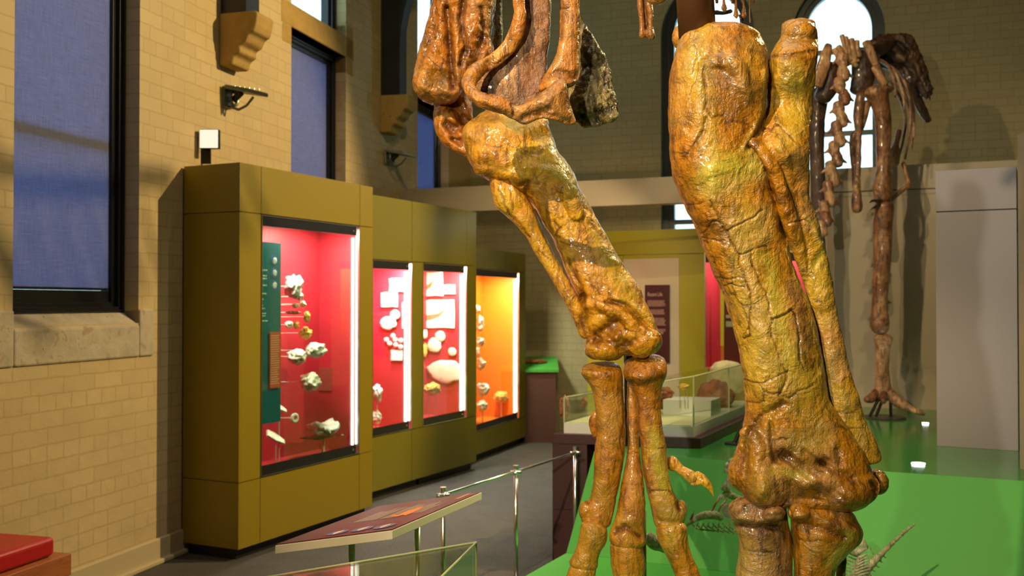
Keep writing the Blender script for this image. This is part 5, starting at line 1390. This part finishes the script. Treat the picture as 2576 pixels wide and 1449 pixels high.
for i in range(22):  # unseen tail overhead, added and shaped to cast finger shadows on the wall
    if i < 15: t = i/14; c = Vector((.86 + .99*t, 3.75 + 2.12*t, 2.95 + 1.20*t)) - O; dv = Vector((1.0, 2.15, 1.2)).normalized(); lc = 1.0
    else: t = 1; c = Vector((1.85 + .014*(i-14), 5.87 + .058*(i-14), 4.15 + .004*(i-14))) - O; dv = Vector((.2, 1, .05)).normalized(); lc = .75
    h_ = dv.cross(Vector((0,0,1))).normalized(); up = h_.cross(dv).normalized() * -1
    if up.z < 0: up = -up
    bm = bmesh.new(); rr = (.06 - .03*t) if i < 15 else .022
    hl = .055 if i < 15 else .024
    loft(bm, [(c - dv*hl, h_*rr, up*rr), (c, h_*rr*.7, up*rr*.7), (c + dv*hl, h_*rr, up*rr)], n=20, sub=3)
    if i < 15: loft(bm, [(c + up*.03, h_*.015, dv*.03), (c + up*.10, h_*.012, dv*.03), (c + up*.16 + dv*.03, h_*.01, dv*.02)], n=12, sub=3)
    bone('tail_vertebra', bm, BONE_O, SK, .009, disp=((.03, .01),))
    bm = bmesh.new()
    q_ = 1 if i < 15 else .55
    loft(bm, [(c - up*.03, h_*.012*q_, dv*.014*q_), (c - up*.12*lc + dv*.02, h_*.014*q_, dv*.016*q_), (c - up*.20*lc + dv*.05, h_*.012*q_, dv*.024*q_), (c - up*.26*lc + dv*.07, h_*.01*q_, dv*.014*q_)], n=12, sub=3)
    bone('chevron', bm, BONE_O, SK, .005, disp=((.03, .006),))

# ------------------------------------------------------------------ brown skeleton at the back right
S2 = empty('dinosaur_skeleton', atz(2225, 1052, ZU), 'dark brown duck-billed dinosaur skeleton standing at the back of the green platform', 'skeleton')
O = Vector(S2.location); YB = O.y
bpy.context.view_layer.update()
def b2(name, m, f, vox=.009, disp=((.06, .014),)):
    bm = bmesh.new(); f(bm); return bone(name, bm, m, S2, vox, disp=disp, smooth=2)
# near leg
b2('femur', BONE_B, lambda bm: (tube(bm, [(2203,230,30),(2214,262,23),(2222,310,20),(2222,370,18),(2222,430,18),(2220,470,24),(2222,500,22)], YB, O, ratio=.9), ell(bm, 2215, 225, YB-.02, 32, 12, O)))
b2('tibia', BONE_B, lambda bm: (tube(bm, [(2224,520,24),(2221,570,23),(2219,640,22),(2216,710,19),(2213,780,20),(2213,815,24),(2215,828,20)], YB, O)))
b2('metatarsus', BONE_B2, lambda bm: (tube(bm, [(2222,850,24),(2220,880,18),(2220,930,17),(2221,970,20),(2224,998,26)], YB, O, ratio=.7)))
b2('toe', BONE_B2, lambda bm: tube(bm, [(2238,990,14,-.02),(2258,1010,14,-.05),(2285,1025,10,-.08),(2325,1042,6,-.1)], YB, O))
b2('toe', BONE_B, lambda bm: tube(bm, [(2205,985,10,0),(2192,1002,12,-.03),(2180,1005,9,-.05)], YB, O))
b2('toe', BONE_B, lambda bm: tube(bm, [(2222,990,12,-.02),(2222,1003,10,-.06),(2222,1010,8,-.1)], YB, O))
# far leg, mostly behind the big fibula
b2('femur', BONE_BK, lambda bm: tube(bm, [(2062,236,26,.25),(2058,280,20,.25),(2054,350,19,.25),(2056,430,18,.25),(2060,500,20,.25),(2058,560,16,.25),(2060,640,18,.25)], YB, O))
b2('tibia', BONE_BK, lambda bm: tube(bm, [(2060,655,19,.25),(2062,700,15,.25),(2066,770,14,.25),(2068,815,19,.25)], YB, O))
b2('metatarsus', BONE_B, lambda bm: tube(bm, [(2070,835,19,.25),(2072,880,14,.25),(2074,940,14,.25),(2076,985,20,.25)], YB, O, ratio=.7))
b2('toe', BONE_B, lambda bm: tube(bm, [(2076,985,12,.22),(2078,1002,11,.12),(2080,1016,8,.02),(2082,1024,4,-.05)], YB, O))
# tail vertebrae coming towards the viewer
rnd = random.Random(3)
pth = [(2118,150),(2122,185),(2112,215),(2124,245),(2110,275),(2118,300),(2104,325),(2112,350),(2098,375),(2106,400),(2090,425),(2098,450),(2084,475),(2088,500),(2074,525),(2078,550),(2068,575)]
for i, (x, y) in enumerate(pth):
    def f(bm, x=x, y=y, i=i):
        ell(bm, x, y, YB-.1-.02*i, 17-i*.3, 17, O, rot=rnd.uniform(-25, 25)); tube(bm, [(x-3, y-14, 12, -.1-.02*i), (x+3, y+14, 12, -.12-.02*i)], YB, O)
        s = 1 if i % 2 else -1
        tube(bm, [(x, y, 7, -.1-.02*i), (x+s*14, y+4, 5, -.1-.02*i), (x+s*24, y+10, 3, -.1-.02*i)], YB, O)
        tube(bm, [(x, y, 6, -.1-.02*i), (x-s*6, y-16, 6, -.12-.02*i)], YB, O)
    b2('tail_vertebra', BONE_B2 if i % 3 else BONE_B, f, .008, ((.03, .01),))
# pelvis and hip blades
b2('ilium', BONE_B2, lambda bm: tube(bm, [(2085,112,10,.02),(2078,140,15,0),(2066,180,17,0),(2055,215,15,.0)], YB, O, ratio=.5))
b2('ilium', BONE_B2, lambda bm: (tube(bm, [(2178,106,12,-.02),(2190,130,12,-.03),(2202,160,10,-.03),(2215,190,10,0),(2228,214,9,0)], YB, O, ratio=.6)))
b2('pelvis', BONE_BK, lambda bm: (tube(bm, [(2165,140,26),(2172,190,30),(2160,230,24)], YB+.05, O, ratio=.7), tube(bm, [(2090,170,22,.1),(2085,215,26,.1),(2070,245,22,.1)], YB, O)))
for i, (x0, y0, x1, y1, r_) in enumerate(((2118,90,2130,140,7),(2128,95,2140,150,7),(2142,100,2150,150,8),(2155,105,2160,140,8),(2110,118,2130,160,8),(2100,125,2118,165,8),(2125,165,2158,152,6),(2120,150,2155,165,6))):
    b2('neural_spine', BONE_B2, lambda bm, a=(x0,y0,x1,y1,r_): tube(bm, [(a[0],a[1],a[4],-.05),((a[0]+a[2])/2,(a[1]+a[3])/2,a[4]*.8,-.05),(a[2],a[3],a[4],-.03)], YB, O), .007, ((.03, .006),))
b2('ischium', BONE_B, lambda bm: (tube(bm, [(2165,240,12,-.03),(2158,290,12,-.04),(2160,350,8,-.05),(2158,420,8,-.05),(2156,470,9,-.06),(2155,510,14,-.06),(2156,528,13,-.06)], YB, O)))
b2('ischium', BONE_B, lambda bm: (tube(bm, [(2180,260,12,.0),(2165,320,10,.0),(2145,350,9,.0),(2150,430,8,0),(2150,470,7,0)], YB, O)))
b2('pubis', BONE_B2, lambda bm: tube(bm, [(2200,170,9,-.05),(2215,195,10,-.06),(2226,212,9,-.06)], YB, O))
# ribs, all springing from the backbone behind the hip
for i, (x0, y0, xm, ym, x1, y1) in enumerate(((2210,150,2245,190,2252,245),(2218,155,2262,205,2275,275),(2225,160,2280,215,2292,300),(2232,165,2290,230,2300,345),(2238,175,2295,260,2292,375),(2240,190,2290,280,2276,400),(2238,205,2278,300,2255,415))):
    b2('rib', BONE_B2 if i % 2 else BONE_B, lambda bm, a=(x0,y0,xm,ym,x1,y1), i=i: tube(bm, [(a[0],a[1],4.5,.05+.05*i),((a[0]+a[2])/2+5,(a[1]+a[3])/2-8,4.2,.05+.05*i),(a[2],a[3],4,.05+.05*i),((a[2]+a[4])/2+4,(a[3]+a[5])/2,3.6,.05+.05*i),(a[4],a[5],3,.05+.05*i)], YB, O), .006, ((.03, .003),))
b2('backbone', BONE_BK, lambda bm: tube(bm, [(2190,130,16,.1),(2225,120,16,.35),(2250,110,14,.6)], YB, O))
# arm
b2('humerus', BONE_B2, lambda bm: tube(bm, [(2262,330,8,.3),(2255,360,7,.3),(2250,385,14,.3),(2250,410,12,.3)], YB, O))
b2('forearm', BONE_B2, lambda bm: (tube(bm, [(2272,410,6,.25),(2280,440,5,.22),(2284,465,8,.2),(2265,480,7,.15),(2250,495,6,.1),(2240,502,5,.1)], YB, O)))
b2('hand', BONE_BK, lambda bm: (tube(bm, [(2215,505,5,-.05),(2195,505,4,-.08),(2188,510,3,-.1)], YB, O), tube(bm, [(2212,515,5,-.05),(2198,522,4,-.08),(2190,528,2,-.1)], YB, O)))
# skull, long and drooping to the right
bm = bmesh.new()
pxl(bm, [(2186,104,2200,160,.45,.6),(2212,88,2222,172,.47,.6),(2240,86,2250,176,.5,.6),(2270,84,2268,182,.5,.6),(2298,98,2282,196,.5,.5),(2318,145,2292,212,.5,.5),(2335,190,2308,228,.5,.5),(2346,232,2326,247,.5,.5)], YB, .5, O, sub=5)
bone('skull', bm, BONE_BK, S2, .006, disp=((.08, .06), (.03, .035)), smooth=2, strokes=[(((2228,146),(2236,150)),10,.09,(1,0,0)),(((2258,110),(2280,130)),8,.05,(1,0,0)),(((2270,165),(2290,190)),7,.04,(1,0,0)),(((2205,120),(2212,140)),6,.03,(0,0,.8)),(((2262,140),(2272,150)),6,-.02,(0,0,.9)),(((2300,160),(2318,200),(2330,225)),4,.03,(0,0,.6)),(((2240,110),(2250,125)),6,-.01,(0,0,.7))])
b2('lower_jaw', BONE_BK, lambda bm: tube(bm, [(2282,170,14,.5),(2292,205,14,.5),(2305,245,12,.5),(2322,280,12,.5),(2335,305,9,.5)], YB, O, ratio=.7), .007, ((.05, .03),))
for x in (2322, 2332, 2341): 
    b2('tooth', BONE_BK, lambda bm, x=x: tube(bm, [(x-3,238+(x-2322)*.3,3,.48),(x-2,250+(x-2322)*.2,1.2,.48)], YB, O), .004, ())
# steel mount
link('mount_disc', cyl((0,0,.001), (0,0,.012), .15, n=40), fine(mat('dark_bronze_disc', (.05,.04,.03), .4), 50, .1), S2)
for (a, b_) in (((2212,1000),(2200,1052)), ((2222,1000),(2226,1055)), ((2240,1000),(2255,1052))):
    link('mount_strut', cyl(at(*a, YB-.03)-O, Vector(((atz(*b_, ZU+.012)-O).x, 0, .01)), .011), BLACKBAR, S2)
link('mount_rod', cyl(at(2216, 815, YB)-O, at(2220, 860, YB)-O, .012), BLACKBAR, S2)
# an extra mount foot seen left of the big shin
p = atz(1852, 1118, ZU)
r = empty('mount_foot', p, 'black steel strut on a round foot beside the vitrine', 'mount')
link('foot_disc', cyl((0,0,0), (0,0,.012), .07, n=32), BLACKBAR, r); link('strut', cyl((-.01,0,.01), (at(1885, 1030, p.y)-p), .013), BLACKBAR, r)

# ------------------------------------------------------------------ small skeleton crouching in front of the slope
YS = 4.35
S3 = empty('dinosaur_skeleton', (1.05, YS, ZL), 'small grey-buff dinosaur skeleton crouching behind the big right leg, tail raised', 'skeleton')
O = Vector(S3.location); bpy.context.view_layer.update()
def b3(name, f, vox=.0045, m=BONE_G, disp=((.03, .006),)):
    bm = bmesh.new(); f(bm); return bone(name, bm, m, S3, vox, disp=disp, smooth=2)
# tail
n_ = 15
for i in range(n_):
    t = i / (n_-1); x = 2296 - (2296-2150)*t - 6*math.sin(t*PI); y = 1322 + (1470-1322)*t**1.05
    dx, dy = -.70, .71
    rr = 5 + 11*t
    def f(bm, x=x, y=y, rr=rr, t=t, i=i):
        tube(bm, [(x-dx*6.5, y-dy*6.5, rr*.72), (x, y, rr*.55), (x+dx*6.5, y+dy*6.5, rr*.78)], YS, O)
        if t > .45:
            tube(bm, [(x, y, rr*.3), (x+rr*.9, y+rr*.8, rr*.22), (x+rr*1.5, y+rr*1.0, 1.5)], YS, O)
        if i in (8, 9, 11, 13): tube(bm, [(x-3, y, 3), (x-12, y-14, 2.4), (x-18, y-30, 1.8)], YS, O)
    b3('tail_vertebra', f)
# sacrum and ribs
b3('pelvis', lambda bm: (tube(bm, [(2150,1350,8),(2165,1365,13),(2178,1380,9)], YS, O, ratio=.6), tube(bm, [(2128,1372,10),(2150,1390,9),(2176,1378,6)], YS, O)))
for i in range(9):
    b3('rib', lambda bm, i=i: tube(bm, [(2172-i*2,1402+i*8,2.6),(2150-i*2,1398+i*8,2.6),(2122,1385+i*10,2.2),(2105,1384+i*12,1.8)], YS+.05, O), .0035, disp=())
    b3('neural_spine', lambda bm, i=i: tube(bm, [(2160-i*2,1404+i*8,4),(2176-i,1396+i*8,2.6),(2186+i,1392+i*8,1.4)], YS-.02, O), .0035, disp=())
b3('backbone', lambda bm: tube(bm, [(2166,1402,9),(2160,1430,12),(2150,1470,13),(2110,1480,12)], YS, O), disp=((.03, .012),))
b3('backbone', lambda bm: tube(bm, [(2110,1478,12,0),(2040,1420,12,.05),(1960,1330,12,.05),(1900,1285,12,.05),(1865,1262,11,.03),(1838,1245,9,0)], YS, O), disp=((.02, .016),))
# shoulder, arm and neck at the left of the big shin
b3('neck_vertebra', lambda bm: (ell(bm, 1832, 1172, YS, 10, 9, O), ell(bm, 1842, 1160, YS, 10, 9, O), ell(bm, 1828, 1184, YS, 7, 8, O)), disp=((.02, .014),))
b3('neck_vertebra', lambda bm: (tube(bm, [(1838,1188,6),(1832,1210,7),(1824,1232,14)], YS, O, ratio=.5)))
b3('shoulder_blade', lambda bm: tube(bm, [(1842,1238,7),(1826,1244,10),(1806,1255,4)], YS, O, ratio=.4))
b3('shoulder_blade', lambda bm: ell(bm, 1832, 1285, YS+.02, 17, 20, O, rd=4, rot=20))
b3('humerus', lambda bm: tube(bm, [(1724,1325,3),(1745,1308,7),(1770,1297,10),(1800,1296,11),(1815,1304,8)], YS, O, ratio=.8))
for i in range(8):
    b3('belly_rib', lambda bm, i=i: tube(bm, [(1740+i*13,1316+(i%2)*4,2),(1752+i*14,1330+i*.8,2.2),(1770+i*13,1334+i*1.5,2)], YS+.02, O), .003, disp=())
    b3('belly_rib', lambda bm, i=i: tube(bm, [(1758+i*13,1312+(i%2)*4,2),(1750+i*14,1326+i,2.2),(1744+i*14,1330+i*1.6,1.6)], YS-.02, O), .003, disp=())
b3('hip_rod', lambda bm: tube(bm, [(1812,1250,3),(1800,1268,3),(1788,1290,3)], YS, O), .0035, BONE_B, ())
b3('hip_rod', lambda bm: tube(bm, [(1828,1256,3),(1812,1276,3),(1806,1296,2)], YS, O), .0035, BONE_B, ())
b3('claw', lambda bm: tube(bm, [(1738,1306,4),(1742,1296,3),(1746,1285,1)], YS, O), .003, BONE_B, ())
for x in (1870, 2090):
    link('support_rod', cyl(at(x, 1300, YS)-O, Vector(((at(x, 1300, YS)-O).x, 0, 0)), .006), BLACKBAR, S3)

# ------------------------------------------------------------------ light
W = bpy.data.worlds.new('World'); SC.world = W; W.use_nodes = True
bg = W.node_tree.nodes['Background']
bg.inputs[0].default_value = (.62, .82, 1.0, 1); bg.inputs[1].default_value = 3.0

def spot(name, loc, target, power, col, size=60, blend=.3, soft=.03):
    ld = bpy.data.lights.new(name, 'SPOT'); ld.energy = power; ld.color = col; ld.spot_size = math.radians(size); ld.spot_blend = blend; ld.shadow_soft_size = soft
    o = bpy.data.objects.new(name, ld); COL.objects.link(o); o.location = loc
    o.rotation_euler = (Vector(target) - Vector(loc)).to_track_quat('-Z', 'Y').to_euler()
    return o
WARM = (1, .74, .42); YEL = (1, .86, .40); COOL = (.86, .90, 1)
spot('hall_spot', (3.5, 6.4, 4.9), (-2.1, 5.9, 1.6), 1350, (1,.74,.36), 62, .4)          # left wall and cases
spot('hall_spot', (3.3, 5.6, 4.9), (.6, 2.8, 1.3), 620, YEL, 42, .4)            # bones from the right and behind, yellow
spot('hall_spot', (-1.3, .3, 4.0), (.25, 3.3, 1.5), 800, WARM, 40, .5, .015)            # bones from above left
spot('hall_spot', (-1.1, -.85, 2.15), (1.8, 4.5, 1.2), 330, (1,.93,.74), 46, .4)  # towards right cabinet and slope
spot('hall_spot', (.5, 4.2, 5.2), (1.8, 10.4, 2.8), 230, (1,.80,.42), 80, .6)          # far wall
spot('hall_spot', (-.3, 3.4, 3.9), (2.6, 7.6, 1.7), 330, WARM, 50, .5)          # brown skeleton
spot('hall_spot', (2.0, 2.6, 4.8), (1.6, 4.9, .3), 190, (1,.98,.40), 30, .9)    # added to brighten and yellow the green slope
spot('hall_spot', (1.0, 5.6, 5.2), (.0, 6.4, .0), 180, (1,.9,.8), 70, .6)       # added light for the carpet, placed to miss the case side
spot('hall_spot', (.4, 7.4, 2.38), (.3, 11.2, 1.2), 80, WARM, 80, .6)           # under the header
ld = bpy.data.lights.new('hall_fill', 'AREA'); ld.size = 2.2; ld.energy = 45; ld.color = (1, .88, .70)
o = bpy.data.objects.new('hall_fill', ld); COL.objects.link(o); o.location = (.5, 3.0, 5.4)

# ------------------------------------------------------------------ camera
cd = bpy.data.cameras.new('camera'); cam = bpy.data.objects.new('camera', cd); COL.objects.link(cam)
cam.location = CAM; cam.rotation_euler = (PI/2 + PITCH, 0, 0)
cd.sensor_width = 36; cd.lens = F / 2576 * 36
cd.clip_start = .05
cd.dof.use_dof = True; cd.dof.focus_distance = 2.7; cd.dof.aperture_fstop = 5.0
SC.camera = cam
SC.view_settings.view_transform = 'Standard'; SC.view_settings.look = 'None'
SC.view_settings.exposure = 0; SC.view_settings.gamma = 1
SC.view_settings.use_curve_mapping = False
SC.cycles.use_denoising = True
SC.cycles.use_adaptive_sampling = True
SC.cycles.adaptive_threshold = .07
SC.cycles.adaptive_min_samples = 10
SC.cycles.max_bounces = 6
SC.cycles.diffuse_bounces = 3
SC.cycles.glossy_bounces = 3
SC.cycles.transmission_bounces = 3
SC.cycles.transparent_max_bounces = 10
SC.cycles.caustics_reflective = False
SC.cycles.caustics_refractive = False
